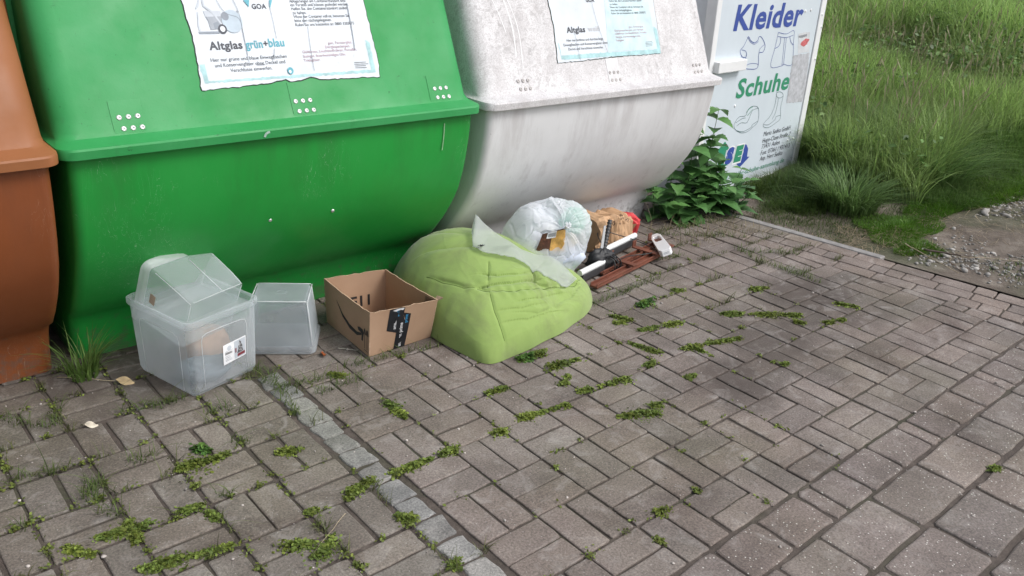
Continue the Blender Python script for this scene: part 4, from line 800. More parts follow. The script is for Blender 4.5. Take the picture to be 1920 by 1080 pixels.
# ---------------------------------------------------------------- the bean bag
def bean_detail(x, y):
    """folds, seams and puckers as heights along the surface normal"""
    P = np.stack([x, y], -1); h = .003*vnoise(P, 3.0, 11, 2)+.0010*vnoise(P*np.array([1, 2.2]), 12, 12, 2)
    def seg(pts, depth, wd, side=0.0):
        nonlocal h
        pts = np.array(pts); best = np.full(len(x), 9.); sg = np.zeros(len(x)); tt = np.zeros(len(x)); n = len(pts)-1
        for i in range(n):
            a, b = pts[i], pts[i+1]; e = b-a; t = np.clip(((P-a) @ e)/(e @ e), 0, 1); dd = P-(a+t[:, None]*e); q = np.hypot(dd[:, 0], dd[:, 1])
            k = q < best; best = np.where(k, q, best); sg = np.where(k, np.sign(e[0]*dd[:, 1]-e[1]*dd[:, 0]), sg); tt = np.where(k, (i+t)/n, tt)
        fade = np.clip(np.minimum(tt, 1-tt)*6+.25, 0, 1)
        h = h-depth*np.exp(-(best/wd)**2)*fade+side*sg*np.exp(-(best/(wd*4))**2)*fade
        return best
    sm = seg(BEAN_SEAM, .005, .007, .0); seg(BEAN_SEAM2, .004, .006); seg(BEAN_SEAM3, .004, .006)
    dx_, dy_ = x-BEAN_APEX[0], y-BEAN_APEX[1]; th_ = np.arctan2(dy_, dx_); rr_ = np.hypot(dx_, dy_)/bean_Rs(th_)
    wq = vnoise(np.stack([np.cos(th_)*2.2, np.sin(th_)*2.2, rr_*9], -1), 1.0, 16, 2); wr = np.clip(.55-np.abs(wq), 0, 1)
    front = np.clip((x-1.95)/.25, 0, 1)*np.clip((rr_-.35)/.2, 0, 1)*np.clip((1.02-rr_)/.15, 0, 1)
    h = h+(.008*wr**2+.0025*np.clip(.4-np.abs(vnoise(np.stack([np.cos(th_)*4, np.sin(th_)*4, rr_*20], -1), 1.0, 17, 1)), 0, 1)*2)*front+.0012*wr*np.clip((rr_-.3)/.3, 0, 1)
    h = h+.0022*np.exp(-(sm/.03)**2)*np.sin(vnoise(P, 3, 14, 1)*5+x*95)
    for pts, dpt, wd in BEAN_FOLDS: seg(pts, dpt*1.0, wd*.9, dpt*.6)
    return h
BEAN_SEAM = [(1.864, 2.553), (1.882, 2.47), (1.917, 2.376), (1.98, 2.304), (2.076, 2.269), (2.188, 2.264), (2.358, 2.28), (2.489, 2.312), (2.57, 2.36)]
BEAN_SEAM2 = [(1.984, 2.298), (1.955, 2.233), (1.94, 2.165), (1.93, 2.127), (1.926, 2.115)]
BEAN_SEAM3 = [(2.072, 2.414), (2.027, 2.36), (1.983, 2.309)]
BEAN_FOLDS = [([(1.95, 2.335), (1.994, 2.325), (2.102, 2.303), (2.235, 2.303), (2.28, 2.30)], .009, .010), ([(2.12, 2.46), (2.053, 2.523), (1.983, 2.575), (1.929, 2.648)], .006, .016), ([(2.251, 2.34), (2.24, 2.292), (2.29, 2.272)], .010, .011),
    ([(1.955, 2.225), (2.069, 2.205), (2.22, 2.213)], .004, .008), ([(1.95, 2.185), (2.079, 2.172), (2.313, 2.195)], .004, .014), ([(2.54, 2.32), (2.40, 2.24), (2.22, 2.19)], .006, .018), ([(2.33, 2.36), (2.40, 2.315), (2.50, 2.315)], .009, .012), ([(2.25, 2.262), (2.36, 2.275), (2.5, 2.31)], .006, .008), ([(2.06, 2.228), (2.2, 2.23), (2.4, 2.262)], .005, .009), ([(2.00, 2.38), (2.06, 2.345), (2.16, 2.33), (2.22, 2.335)], .006, .010), ([(2.10, 2.62), (2.05, 2.72), (2.02, 2.83)], .006, .02), ([(2.02, 2.20), (2.15, 2.185), (2.30, 2.205)], .003, .007)]
NT, NR = 660, 210
th = np.linspace(-math.pi, math.pi, NT, endpoint=False); rho = np.concatenate([np.linspace(.02, .9, 160), 1-.1*np.linspace(1, 0, NR-160+1)[1:]**1.7])
TH, RH = np.meshgrid(th, rho); RR = bean_r(TH, RH)
X = (BEAN_APEX[0]+RR*np.cos(TH)).ravel(); Y = (BEAN_APEX[1]+RR*np.sin(TH)).ravel(); Z = bean_z(X, Y); Z = np.where(RH.ravel() > .9999, 0, Z)
# bulge the skirt a little outside its footprint, then lift along the normal by the folds
e = 1e-3; NX = -(bean_z(X+e, Y)-bean_z(X-e, Y))/(2*e); NY = -(bean_z(X, Y+e)-bean_z(X, Y-e))/(2*e); NZ = np.ones_like(NX); L = np.sqrt(NX**2+NY**2+1); NX, NY, NZ = NX/L, NY/L, NZ/L
h = bean_detail(X, Y); edge = np.clip((1-RH.ravel())/.06, 0, 1); bul = .006*np.exp(-((Z-.06)/.05)**2)*np.clip(RH.ravel(), 0, 1)**4*edge
V = np.stack([X+NX*h*edge+NX*bul, Y+NY*h*edge+NY*bul, np.maximum(Z+NZ*h*edge, .003*(1-edge))], -1)
F = [(k*NT+i, k*NT+(i+1) % NT, (k+1)*NT+(i+1) % NT, (k+1)*NT+i) for k in range(NR-1) for i in range(NT)]
V = np.vstack([V, [[BEAN_APEX[0], BEAN_APEX[1], float(bean_z(BEAN_APEX[0], BEAN_APEX[1]))+.003]]]); F = [f[::-1] for f in F]+[(i, (i+1) % NT, NT*NR) for i in range(NT)]
def fabric_mat():
    m, n, b = newmat('green_velour'); c = ramp(n, noise(n, 3.5, 6, .6), ((.3, (.195, .285, .078)), (.55, (.235, .330, .098)), (.75, (.265, .355, .120))))
    st = ramp(n, noise(n, 5.5, 7, .68, dist=.6), BW((.50, .70))); c = mix(n, st, c, mix(n, .55, c, (.15, .17, .08)))
    b.inputs['Roughness'].default_value = .9; b.inputs['Specular IOR Level'].default_value = .15; b.inputs['Sheen Weight'].default_value = .25; b.inputs['Sheen Roughness'].default_value = .5
    n.links.new(c, b.inputs['Base Color']); bump(n, b, noise(n, 180, 3), .25, .0015); return m
M_FAB = fabric_mat()
beanbag = thing('bean_bag', 'slumped lime green fabric bean bag between cardboard box and white rubbish bag', 'bean bag', (BEAN_APEX[0], BEAN_APEX[1], 0))
cover = mesh('cover', V-np.array([BEAN_APEX[0], BEAN_APEX[1], 0]), F, M_FAB, beanbag, True)
from mathutils.bvhtree import BVHTree
bvh = BVHTree.FromPolygons([tuple(v) for v in V], F)
def bean_top(x, y):
    p = bvh.ray_cast(Vector((x, y, 1)), Vector((0, 0, -1)))[0]
    return p.z if p else 0.0
def seam_line(pts, r, mat):
    mb = MB(); P = []
    pts = np.array(pts)
    for i in range(len(pts)-1):
        for t in np.linspace(0, 1, 6)[:-1]: q = pts[i]*(1-t)+pts[i+1]*t; P.append((q[0]-BEAN_APEX[0], q[1]-BEAN_APEX[1], bean_top(*q)+.0002))
    mb.tube(P, r, 5); return mb.build('seam', mat, cover, True)
M_SEAM = plain('seam_thread', (.10, .16, .03), .9)
for sline in (BEAN_SEAM, BEAN_SEAM2[:-1], BEAN_SEAM3): seam_line(sline, .0014, M_SEAM)
# scuff
mb = MB(); P = [(1.957, 2.143), (1.975, 2.142), (1.985, 2.146), (1.972, 2.152), (1.958, 2.150)]
nrm = []
for x, y in P: nrm.append((x-BEAN_APEX[0]-.001, y-BEAN_APEX[1]-.004, bean_top(x, y)+.003))

# ---------------------------------------------------------------- frosted sheet lying over the bean bag
low = [(2.128, 2.596), (2.046, 2.498), (2.052, 2.449), (2.114, 2.403), (2.168, 2.381), (2.208, 2.358), (2.26, 2.32), (2.314, 2.293), (2.358, 2.28), (2.402, 2.275)]
hi = [(2.175, 2.63, .410), (2.20, 2.61, .37), (2.235, 2.57, .325), (2.261, 2.508, .294), (2.278, 2.45, .275), (2.336, 2.423, .248), (2.408, 2.416, .218), (2.45, 2.40, .195), (2.485, 2.37, .165), (2.49, 2.31, .135)]
nu, nv = 54, 16; V = []; g = np.random.default_rng(4)
for i in range(nu+1):
    t = i/nu*(len(low)-1); k = min(int(t), len(low)-2); f = t-k
    a = np.array(low[k])*(1-f)+np.array(low[k+1])*f; b = np.array(hi[k])*(1-f)+np.array(hi[k+1])*f; a = a+g.normal(0, .0025, 2)
    za = bean_top(*a)+.010+(.02 if i < 6 else 0)
    for j in range(nv+1):
        s = j/nv; p = np.array([a[0]*(1-s)+b[0]*s, a[1]*(1-s)+b[1]*s, 0]); zz = za*(1-s)+b[2]*s
        q_ = vnoise(np.array([[p[0], p[1]]]), 7, 37, 2)[0]; q2_ = abs(vnoise(np.array([[p[0], p[1]]]), 9, 38, 1)[0]); V.append((p[0]+.006*q_, p[1], max(zz+.012*math.sin(math.pi*s)*math.sin(i*.35)+.012*q_-.02*max(0, .3-q2_), bean_top(p[0], p[1])+.009)))
F = [(i*(nv+1)+j, (i+1)*(nv+1)+j, (i+1)*(nv+1)+j+1, i*(nv+1)+j+1) for i in range(nu) for j in range(nv)]
M_SHEET = film('frosted_sheet', (.74, .77, .79), .40, .85, .3, .6, .05, .1)
sheet = thing('plastic_sheet', 'frosted torn plastic sheet draped over the green bean bag', 'plastic sheet', (2.25, 2.42, 0))
o = mesh('film', np.array(V)-np.array([2.25, 2.42, 0]), F, M_SHEET, sheet, True); so_ = o.modifiers.new('thickness', 'SOLIDIFY'); so_.thickness = .0025
sp_ = sheet
g = np.random.default_rng(8); mb = MB()
for k in range(14):
    c = np.array([2.078+g.normal(0, .012), 2.478+g.normal(0, .006)]); z = bean_top(*c)+.018+g.uniform(0, .006); a = g.uniform(0, 3.1); L = g.uniform(.004, .010)
    mb.add([(c[0]-2.25+math.cos(a)*L, c[1]-2.42+math.sin(a)*L, z), (c[0]-2.25-math.sin(a)*L*.5, c[1]-2.42+math.cos(a)*L*.5, z+.003), (c[0]-2.25-math.cos(a)*L, c[1]-2.42-math.sin(a)*L, z+.001), (c[0]-2.25+math.sin(a)*L*.5, c[1]-2.42-math.cos(a)*L*.5, z+.004)], [(0, 1, 2, 3)])
mb.build('black_scrap', INK['black'], sheet)

# ---------------------------------------------------------------- the white rubbish bag
BC = np.array([2.535, 2.530, .240]); BRd = np.array([.207, .172, .203])
cdir = np.array([-.28, -.88, .605]); cdir /= np.linalg.norm(cdir)    # where the knot sits
axz = cdir; axx = np.cross([0, 0, 1], axz); axx /= np.linalg.norm(axx); axy = np.cross(axz, axx)
nu, nv = 300, 170
u = np.linspace(0, 2*math.pi, nu, endpoint=False); v = math.pi*np.linspace(.005, .994, nv)**1.25
VV, UU = np.meshgrid(v, u, indexing='ij'); n0 = (np.cos(UU)*np.sin(VV))[..., None]*axx+(np.sin(UU)*np.sin(VV))[..., None]*axy+np.cos(VV)[..., None]*axz; n0 = n0.reshape(-1, 3); uu, vv = UU.ravel(), VV.ravel()
wu = uu+.30*vnoise(n0, 2.2, 30, 2)*np.clip(vv, 0, 1)          # folds wander away from the knot
per = lambda k, s: np.stack([np.cos(wu)*k, np.sin(wu)*k, vv*s], -1)
ridge = np.abs(vnoise(per(2.6, .5), 1.0, 31, 2)); ridge2 = np.clip(.5-np.abs(vnoise(per(6.0, .7), 1.0, 32, 1)), 0, 1)*2
pull = np.exp(-vv/.9)
cr = np.abs(vnoise(n0, 4.0, 34, 3)); cr2 = np.abs(vnoise(n0, 9, 35, 2))
rad = 1+.085*vnoise(n0, 1.5, 33, 2)-.10*pull*ridge+.050*pull*ridge2**2-.028*np.clip(.32-cr, 0, 1)/.32-.004*np.clip(.4-cr2, 0, 1)/.4-.09*np.exp(-(vv/.22)**2)+.15*np.exp(-(vv/.055)**2)
P = n0*rad[:, None]*BRd+BC
P[:, 2] = np.maximum(P[:, 2], .012+.012*np.abs(vnoise(n0, 5, 36, 1)))
rd, ud = np.minimum(vv, 9), uu
# tear: left-below of the knot, seen from the street
ta, tb = np.cos(uu)*vv/1.35, np.sin(uu)*vv/1.35      # flat coordinates round the knot: ta to the right, tb up
tear = (ta < -.03+.25*(tb+.2)+.02*np.sin(tb*40)) & (ta > -.62-.3*tb+.04*np.sin(tb*30)) & (tb < -.04-.14*ta+.02*np.sin(ta*31)) & (tb > -.36-.08*ta+.025*np.sin(ta*27))
idx = np.arange(nu*nv).reshape(nv, nu); Q = np.stack([idx[:-1], np.roll(idx[:-1], -1, 1), np.roll(idx[1:], -1, 1), idx[1:]], -1).reshape(-1, 4)
keep = ~(tear[Q].sum(1) >= 3); Q = Q[keep]
bag = thing('rubbish_bag', 'knotted translucent white rubbish bag, torn open, on the bean bag edge', 'rubbish bag', tuple(BC))
M_BAG = film('thin_white_film', (.86, .88, .92), .60, .93, .14, .5, .02, .0, 22)
skin = fastmesh('bag_film', P-BC, Q, M_BAG, bag, True)
# knot with its two ears
kn = cdir*1.05*BRd
mb = MB(); M_KNOT = film('gathered_film', (.86, .88, .9), .85, .95, .3, .4, 0, .2)
for k in range(9):
    a = k*2.4; q = (axx*math.cos(a)+axy*math.sin(a)); mb.tube([kn-cdir*.015, kn+q*.008+cdir*.006, kn+q*.016+cdir*.004+np.array([0, 0, .006])], [.006, .005, .002], 6)
mb.build('knot', M_KNOT, bag, True)
# what shows through: wads of waste and the packet in the tear
def wad(name, c, r, seed, mat, label_parent): return lump(name, mat, np.array(c), r, .2, seed, 30, 18, label_parent, fine=.1)
M_W1 = plain('pale_waste', (.72, .74, .78), .7, .2, 14); M_W2 = plain('blue_grey_waste', (.52, .58, .68), .7, .3, 12); M_W3 = plain('cream_waste', (.62, .55, .44), .7, .2, 12)
def inbag(a, b, k): return (axx*a+axy*b+axz*k)
for nm, (a, b, k), r, sd, mt in (('waste_wad', (-.05, .07, .02), (.085, .07, .075), 41, M_W1), ('waste_wad', (.02, -.08, .02), (.10, .08, .065), 42, M_W2), ('waste_wad', (-.09, -.02, .0), (.075, .07, .085), 43, M_W1), ('waste_wad', (.045, -.03, .085), (.035, .03, .03), 45, M_W3)):
    wad(nm, inbag(a, b, k), r, sd, mt, bag)
M_GRN = film('mint_film', (.25, .72, .50), .75, .95, .3, .4, .2, .4)
wad('mint_bag', inbag(.085, .062, .068), (.062, .055, .05), 44, M_GRN, bag)
# packet: chocolate picture, yellow corner and white bar code field
def onbag(ta, tb, k):
    v_ = math.hypot(ta, tb); u_ = math.atan2(tb, ta); n_ = axx*math.cos(u_)*math.sin(v_)+axy*math.sin(u_)*math.sin(v_)+axz*math.cos(v_); return n_*BRd*k
pk = [onbag(-.88, -.48, .80), onbag(-.03, -.56, .86), onbag(.0, .0, .90), onbag(-.60, -.03, .86)]
pk = [np.array(p) for p in pk]
def quad(mb, P4, nu_, off, mi=0, s0=0, s1=1, t0=0, t1=1, jag=0):
    V = []; 
    for i in range(nu_+1):
        for j in range(nu_+1):
            s = s0+(s1-s0)*i/nu_; t = t0+(t1-t0)*j/nu_; p = P4[0]*(1-s)*(1-t)+P4[1]*s*(1-t)+P4[2]*s*t+P4[3]*(1-s)*t; V.append(p+cdir*(off+.004*math.sin(6*s+3*t)))
    mb.add(V, [(i*(nu_+1)+j, (i+1)*(nu_+1)+j, (i+1)*(nu_+1)+j+1, i*(nu_+1)+j+1) for i in range(nu_) for j in range(nu_)], mi)
m_choc = plain('packet_brown', (.085, .035, .02), .35, .9, 55); m_yel = plain('packet_yellow', (.62, .36, .10), .35, .35, 40)
mb = MB(); quad(mb, pk, 8, 0, 0); quad(mb, pk, 8, .002, 1, .48, 1.0, 0, .95); quad(mb, pk, 4, .004, 2, .25, .62, .66, .98)
for k in range(9): s = .30+k*.035; quad(mb, pk, 1, .0052, 3, s, s+.015, .72, .92)
mb.build('food_packet', [m_choc, m_yel, INK['white'], INK['black']], bag, True)
o = lump('black_bag', plain('black_film', (.012, .012, .014), .3, .3, 30), (2.83, 2.80, .27), (.045, .04, .04), .25, 51, fine=.15); 
V_ = np.array([v.co[:] for v in o.data.vertices]); 
tag(o, 'scrap of black plastic bag behind the white rubbish bag', 'plastic bag')
o.data.vertices.foreach_set('co', np.where(V_[:, 2:3] < .24, V_*[1, 1, 0]+[0, 0, .02], V_).astype(np.float32).ravel())

# ---------------------------------------------------------------- paper take-away bag
def paperbag():
    t = thing('paper_bag', 'crumpled brown paper bag with doodle print and a red bottom', 'paper bag', (3.22, 2.80, 0), R(6))
    nu, nv = 26, 22; V = []; C_ = []
    for i in range(nu+1):
        s = i/nu; x = -.20+.40*s
        hh = .185*(1-.42*max(0, s-.35)/.65)*(min(1, (1-s)/.10+.15)**.5 if s > .9 else 1)*(.9+.1*min(1, s/.05)); ww = .085*(1-.15*s)*(min(1, (1-s)/.10+.15)**.5 if s > .9 else 1)
        for j in range(nv):
            a = 2*math.pi*j/nv; cy, cz = math.cos(a), math.sin(a); y = ww*math.copysign(abs(cy)**.45, cy); z = hh/2*(1+math.copysign(abs(cz)**.5, cz)); V.append((x, y, z))
    V = np.array(V); c = vnoise(V, 14, 61, 2); c2 = np.clip(.35-np.abs(vnoise(V, 16, 62, 2)), 0, 1)/.35; c3 = np.clip(.3-np.abs(vnoise(V, 34, 63, 2)), 0, 1)/.3; d_ = .018*c-.012*c2+rng.normal(0, .0045, len(V))
    cen = np.stack([V[:, 0], 0*V[:, 0], V[:, 2]*0+.08], -1); n_ = V-cen; n_ /= np.maximum(np.linalg.norm(n_, axis=1), 1e-6)[:, None]; V = V+n_*d_[:, None]; V[:, 2] = np.maximum(V[:, 2], .004)
    F = [(i*nv+j, i*nv+(j+1) % nv, (i+1)*nv+(j+1) % nv, (i+1)*nv+j) for i in range(nu) for j in range(nv)]+[tuple(range(nv))[::-1], tuple(range(nu*nv, (nu+1)*nv))]
    o = mesh('paper_wall', V, F, [plain('takeaway_paper', (.46, .29, .165), .75, .15, 15), plain('takeaway_red', (.52, .035, .04), .6, .1, 15)], t, False)
    for p in o.data.polygons:
        if p.center.x > .118-.3*max(0, p.center.z-.08): p.material_index = 1
    b = BVHTree.FromPolygons([tuple(v) for v in V], F); kk = Vector((-.15, -.74, .66)).normalized(); aa = Vector((1, 0, 0)); bb = kk.cross(aa).normalized()
    aa = bb.cross(kk).normalized()
    def on(x, y, off=.0015):
        p = Vector((-.02, -.02, .075))+aa*x*.85+bb*y*.8+kk*.5; hpt = b.ray_cast(p, -kk)
        q = hpt[0] if hpt[0] else p-kk*.45
        return q+kk*off
    return t, o, on
pb, pbo, on = paperbag()
mb = MB(); g = np.random.default_rng(6)
for k in range(5): stroke(mb, [(.02+k*.020+.007*math.cos(a), .055+.008*math.sin(a)) for a in np.linspace(0, 6.3, 8)], .003, on)
for k in range(6): stroke(mb, [(.0+k*.024+g.normal(0, .003), .075), (.006+k*.024, .083), (.012+k*.024, .076)], .003, on)
stroke(mb, [(-.01, .012), (-.008, .030), (.03, .034), (.11, .036), (.125, .030), (.128, .012), (.115, .004)], .0026, on)
for k in range(16): x, y = g.uniform(.045, .115), g.uniform(.008, .034); stroke(mb, [(x, y), (x+g.normal(0, .008), y+g.normal(0, .005)), (x+g.normal(0, .010), y+g.normal(0, .005))], .0034, on)
stroke(mb, [(-.045, .01), (-.03, .01), (-.03, .024), (-.045, .024), (-.045, .01)], .006, on); stroke(mb, [(.02, .008), (.035, .002), (.05, .010)], .003, on)
for k in range(5): stroke(mb, [(.035+k*.009, -.07), (.036+k*.009, -.05+.02*(k == 1))], .0014, on)
mb.build('doodle_print', plain('doodle_ink', (.07, .035, .02), .7), pbo)

# ---------------------------------------------------------------- broken metal and tubes beside the bag
M_RUST = plain('red_brown_metal', (.145, .048, .028), .5, .3, 14, bs=.2, bscale=60)
M_TUBE = plain('white_enamel_tube', (.74, .76, .76), .3, .06, 9); M_DARK = plain('dark_grey_plastic', (.045, .045, .048), .45, .3, 18); M_CABLE = plain('black_cable', (.012, .012, .013), .4, .2, 30)
fx = np.array([.775, .145]); fx /= np.linalg.norm(fx); FA = math.atan2(fx[1], fx[0])
fr_ = thing('metal_frame', 'rusty red-brown metal frame lying flat beside the bean bag', 'metal frame', (3.05, 2.475, 0), FA)
def chan(mb, x0, x1, y, z0, wd, hgt, th=.002):
    mb.box((x0, y, z0), (x1, y+wd, z0+th)); mb.box((x0, y, z0+th), (x1, y+th, z0+hgt)); mb.box((x0, y+wd-th, z0+th), (x1, y+wd, z0+hgt))
for y, x0, x1 in ((-.035, -.36, .28), (.035, -.20, .39)):
    mb = MB(); mb.box((x0, y, .012), (x1, y+.042, .022)); mb.box((x0, y+.001, .0225), (x1, y+.005, .036)); mb.box((x0, y+.036, .0225), (x1, y+.040, .036)); mb.build('rail', M_RUST, fr_, bevel=.002)
for x in (-.05, .17, .33):
    mb = MB(); mb.box((x, -.04, .0365), (x+.035, .10, .044)); mb.box((x, .098, .0365), (x+.035, .104, .075)); mb.build('cross_bracket', M_RUST, fr_, bevel=.002)
def rail_thing(label, c, L, ang, z, tilt=0):
    t = thing('tube_bar', label, 'tube', (c[0], c[1], 0), ang)
    mb = MB(); mb.tube([(-L/2+s*L, 0, z+.020+tilt*(s-.5)) for s in np.linspace(0, 1, 12)], .0145, 16); mb.build('white_tube', M_TUBE, t, True); smooth_by_angle(t.children[0], 50)
    mb = MB(); V = [(x, y, z+tilt*(x/L)+q) for x in (-L/2+.01, L/2-.004) for y, q in ((-.015, -.026), (.015, -.026), (.015, .012), (-.015, .012))]
    mb.add(V, [(0, 1, 2, 3), (7, 6, 5, 4), (0, 4, 5, 1), (1, 5, 6, 2), (2, 6, 7, 3), (3, 7, 4, 0)]); mb.build('dark_holder', M_DARK, t, bevel=.003)
    return t
rail_thing('white tube on dark holder lying nearest to the bean bag', (2.83, 2.505), .30, FA+R(1), .040)
rail_thing('white tube on dark holder lying below the paper bag', (3.14, 2.645), .32, FA+R(1), .045)
# corrugated black grip and a grey strip sticking up
p0, p1 = np.array([2.93, 2.56, .085]), np.array([3.02, 2.62, .215]); mb = MB(); P = []; rr = []
for k in range(41): s = k/40; P.append(p0*(1-s)+p1*s); rr.append(.0125 if (k % 4) < 2 else .0095)
mb.tube(P, rr, 10); o = mb.build('ribbed_grip', M_DARK, None, True); tag(o, 'black ribbed grip sticking up beside the white rubbish bag', 'grip')
mb = MB(); a = p0+np.array([-.03, .0, .0]); b = np.array([2.955, 2.60, .205]); sx_ = np.array([.016, -.004, 0]); nn3 = np.array([.0, -.003, .002])
mb.add([a, a+sx_, b+sx_*.7, b, a+nn3, a+sx_+nn3, b+sx_*.7+nn3, b+nn3], [(0, 1, 2, 3), (7, 6, 5, 4), (0, 4, 5, 1), (1, 5, 6, 2), (2, 6, 7, 3), (3, 7, 4, 0)]); o = mb.build('plastic_strip', film('grey_strip', (.6, .62, .64), .8, .95, .3, .3), None); tag(o, 'thin grey plastic strip leaning next to the black ribbed grip', 'strip')
o = lump('black_cloth', plain('black_nylon', (.014, .015, .018), .55, .3, 20), (2.905, 2.545, .055), (.075, .05, .055), .22, 71, fine=.12); tag(o, 'crumpled black nylon cloth between the rubbish bag and the tubes', 'cloth')
# cables wound round the near tube and trailing over the frame
mb = MB(); dx3 = np.array([fx[0], fx[1], 0]); dy3 = np.array([-fx[1], fx[0], 0]); c0_ = np.array([2.93, 2.50, .045])
P = []
for k in range(140):
    a = k/140*2*math.pi*6; P.append(c0_+dx3*(-.03+.06*k/140+.006*math.sin(k*.9))+dy3*.036*math.cos(a)+np.array([0, 0, .036*math.sin(a)+.004*math.sin(k*.37)]))
mb.tube(P, .0028, 6)
P = [c0_+dx3*x+dy3*y+np.array([0, 0, z]) for x, y, z in ((.03, .03, .02), (.07, .10, .045), (.12, .17, .075), (.20, .19, .07), (.28, .15, .04), (.33, .08, .02), (.36, .01, .0), (.34, -.05, -.005), (.26, -.055, .0), (.17, -.01, .0), (.08, -.01, .01), (.03, -.02, .02))]
Q = []
for i in range(len(P)-1):
    q0, q1, q2, q3 = P[max(i-1, 0)], P[i], P[i+1], P[min(i+2, len(P)-1)]
    for t in np.linspace(0, 1, 7)[:-1]: Q.append(.5*(2*q1+(q2-q0)*t+(2*q0-5*q1+4*q2-q3)*t*t+(3*q1-q0-3*q2+q3)*t**3))
mb.tube(Q, .0028, 6); o = mb.build('cable', M_CABLE, None, True); tag(o, 'thin black cable wound round the near white tube', 'cable')
# white moulded holder lying at the right end
wh = thing('plastic_holder', 'white moulded plastic holder lying at the end of the metal frame', 'holder', (3.345, 2.53, .034), math.atan2(-.244, -.205))
Pl = [(-.165, -.014), (-.125, -.028), (.13, -.032), (.155, -.022), (.155, .022), (.13, .032), (-.125, .028), (-.165, .014)]
In = [(-.115, -.010), (-.095, -.018), (-.030, -.018), (-.02, -.012), (-.02, .012), (-.030, .018), (-.095, .018), (-.115, .010)]
mb = MB(); n8 = 8; Mw_ = RY(-6) @ RX(24)
V = [Mw_ @ Vector((x, y, z)) for z in (0, .034) for x, y in Pl]+[Mw_ @ Vector((x, y, z)) for z in (.034, .018) for x, y in In]
F = [tuple(range(8))[::-1]]+[(i, (i+1) % 8, 8+(i+1) % 8, 8+i) for i in range(8)]+[(8+i, 8+(i+1) % 8, 16+(i+1) % 8, 16+i) for i in range(8)]+[(16+i, 16+(i+1) % 8, 24+(i+1) % 8, 24+i) for i in range(8)]
mb.add(V, F); mb.build('shell', plain('white_moulding', (.78, .79, .80), .35, .04, 10), wh, bevel=.003)
mb = MB(); mb.add([Mw_ @ Vector((x, y, .019)) for x, y in In], [tuple(range(8))]); mb.build('socket', plain('socket_rust', (.28, .14, .10), .6), wh)
mb = MB()
for z in (.012, .018): mb.add([Mw_ @ Vector((.1556, y, z+q)) for y, q in ((-.014, 0), (.012, 0), (.012, .0025), (-.014, .0025))], [(0, 1, 2, 3)])
mb.build('moulded_line', INK['grey2'], wh)
# ---------------------------------------------------------------- plants
M_GRASS = toned('grass_blade', .5, .42, .3, .15, 8); M_LEAF = toned('leaf', .5, .25, .4, .2, 25); M_MOSS = toned('joint_weed_leaf', .6, .2, .25, .15, 60)
def blades(name, base, hgt, wid, lean, az, tone, mat=M_GRASS, parent=None, levels=4, curl=1.0, roll=None):
    """many tapered bent blades in one mesh; all arguments are arrays of one length"""
    n = len(base); t = np.linspace(0, 1, levels); L = []
    d = np.stack([np.cos(az), np.sin(az)], -1)
    ra = az+np.pi/2 if roll is None else roll
    sd_ = np.stack([np.cos(ra), np.sin(ra)], -1)
    V = np.zeros((n, levels, 2, 3), np.float32)
    for k, s in enumerate(t):
        out = lean*hgt*(s**1.8)*curl; up = hgt*(s-.38*np.minimum(lean, 1.3)*s**2.6)
        c = base+np.column_stack([d*out[:, None], up]); wk = wid*(1-s**1.6)*.5+.00015
        V[:, k, 0] = c+np.column_stack([sd_*wk[:, None], np.zeros(n)]); V[:, k, 1] = c-np.column_stack([sd_*wk[:, None], np.zeros(n)])
    i0 = np.arange(n)[:, None]*(levels*2); q = np.array([[2*k, 2*k+1, 2*k+3, 2*k+2] for k in range(levels-1)])
    Q = (i0[:, :, None]+q[None]).reshape(-1, 4)
    C_ = np.repeat(tone, levels*2, axis=0)
    return fastmesh(name, V.reshape(-1, 3), Q, mat, parent, False, C_)
def gtone(n, base, var=.25, yellow=.15):
    b = np.array(base)*(1+rng.normal(0, var, (n, 1)))
    y = rng.uniform(0, 1, (n, 1))**3*yellow*4
    return np.clip(b+y*np.array([.05, .035, .012]), .004, 1)
# meadow behind and beside the clothes bank -------------------------------------------------------
def field(n, x0, x1, y0, y1, pw=1.0): return x0+(x1-x0)*rng.uniform(0, 1, n)**pw, rng.uniform(y0, y1, n)
def in_meadow(x, y):
    # keeps the bin's footprint, the yard and the track free
    edge = 5.55+.35*vnoise(np.stack([x, y], -1), .8, 81)
    trk = (y < 1.95+.14*(x-5)+.25*vnoise(np.stack([x, y], -1), .7, 82)) 
    binf = (x > 4.25) & (x < 5.80) & (y < 4.35) & (y > 2.9)
    return (x > edge) & ~trk & ~((x < 5.72) & (y > 3.0) & (y < 4.4))
def meadow(name, n, x0, x1, ya, yb, h, wd, levels=4, tone=(.075, .135, .028), keep=in_meadow, lean=(.5, .3), ty=.2):
    x, y = x0+(x1-x0)*rng.uniform(0, 1, n), None
    y = (ya[0]+(yb[0]-ya[0])*(x-x0)/(x1-x0)); yt = (ya[1]+(yb[1]-ya[1])*(x-x0)/(x1-x0)); y = y+(yt-y)*rng.uniform(0, 1, n)
    k = keep(x, y); x, y = x[k], y[k]; n = len(x)
    cl = vnoise(np.stack([x, y], -1), 1.1, 83, 3); cl2 = vnoise(np.stack([x, y], -1), .45, 84, 2)
    hh = h*(1+.35*cl)*rng.uniform(.55, 1.15, n); ww = wd*rng.uniform(.6, 1.3, n)
    ln = np.abs(rng.normal(lean[0], lean[1], n))+.1; az = rng.uniform(0, 6.28, n)
    T = gtone(n, tone, .22, ty)*(1+.28*cl2[:, None])*(1+.25*cl[:, None]*np.array([[.8, 1, .6]]))
    return blades(name, np.column_stack([x, y, bank(x, y)]), hh, ww, ln, az, np.clip(T, .004, 1), levels=levels)
o = meadow('meadow_grass', 40000, 5.5, 9.5, (1.6, 4.6), (1.6, 7.5), .42, .0088, 5, (.26, .39, .115)); kind(o, 'stuff')
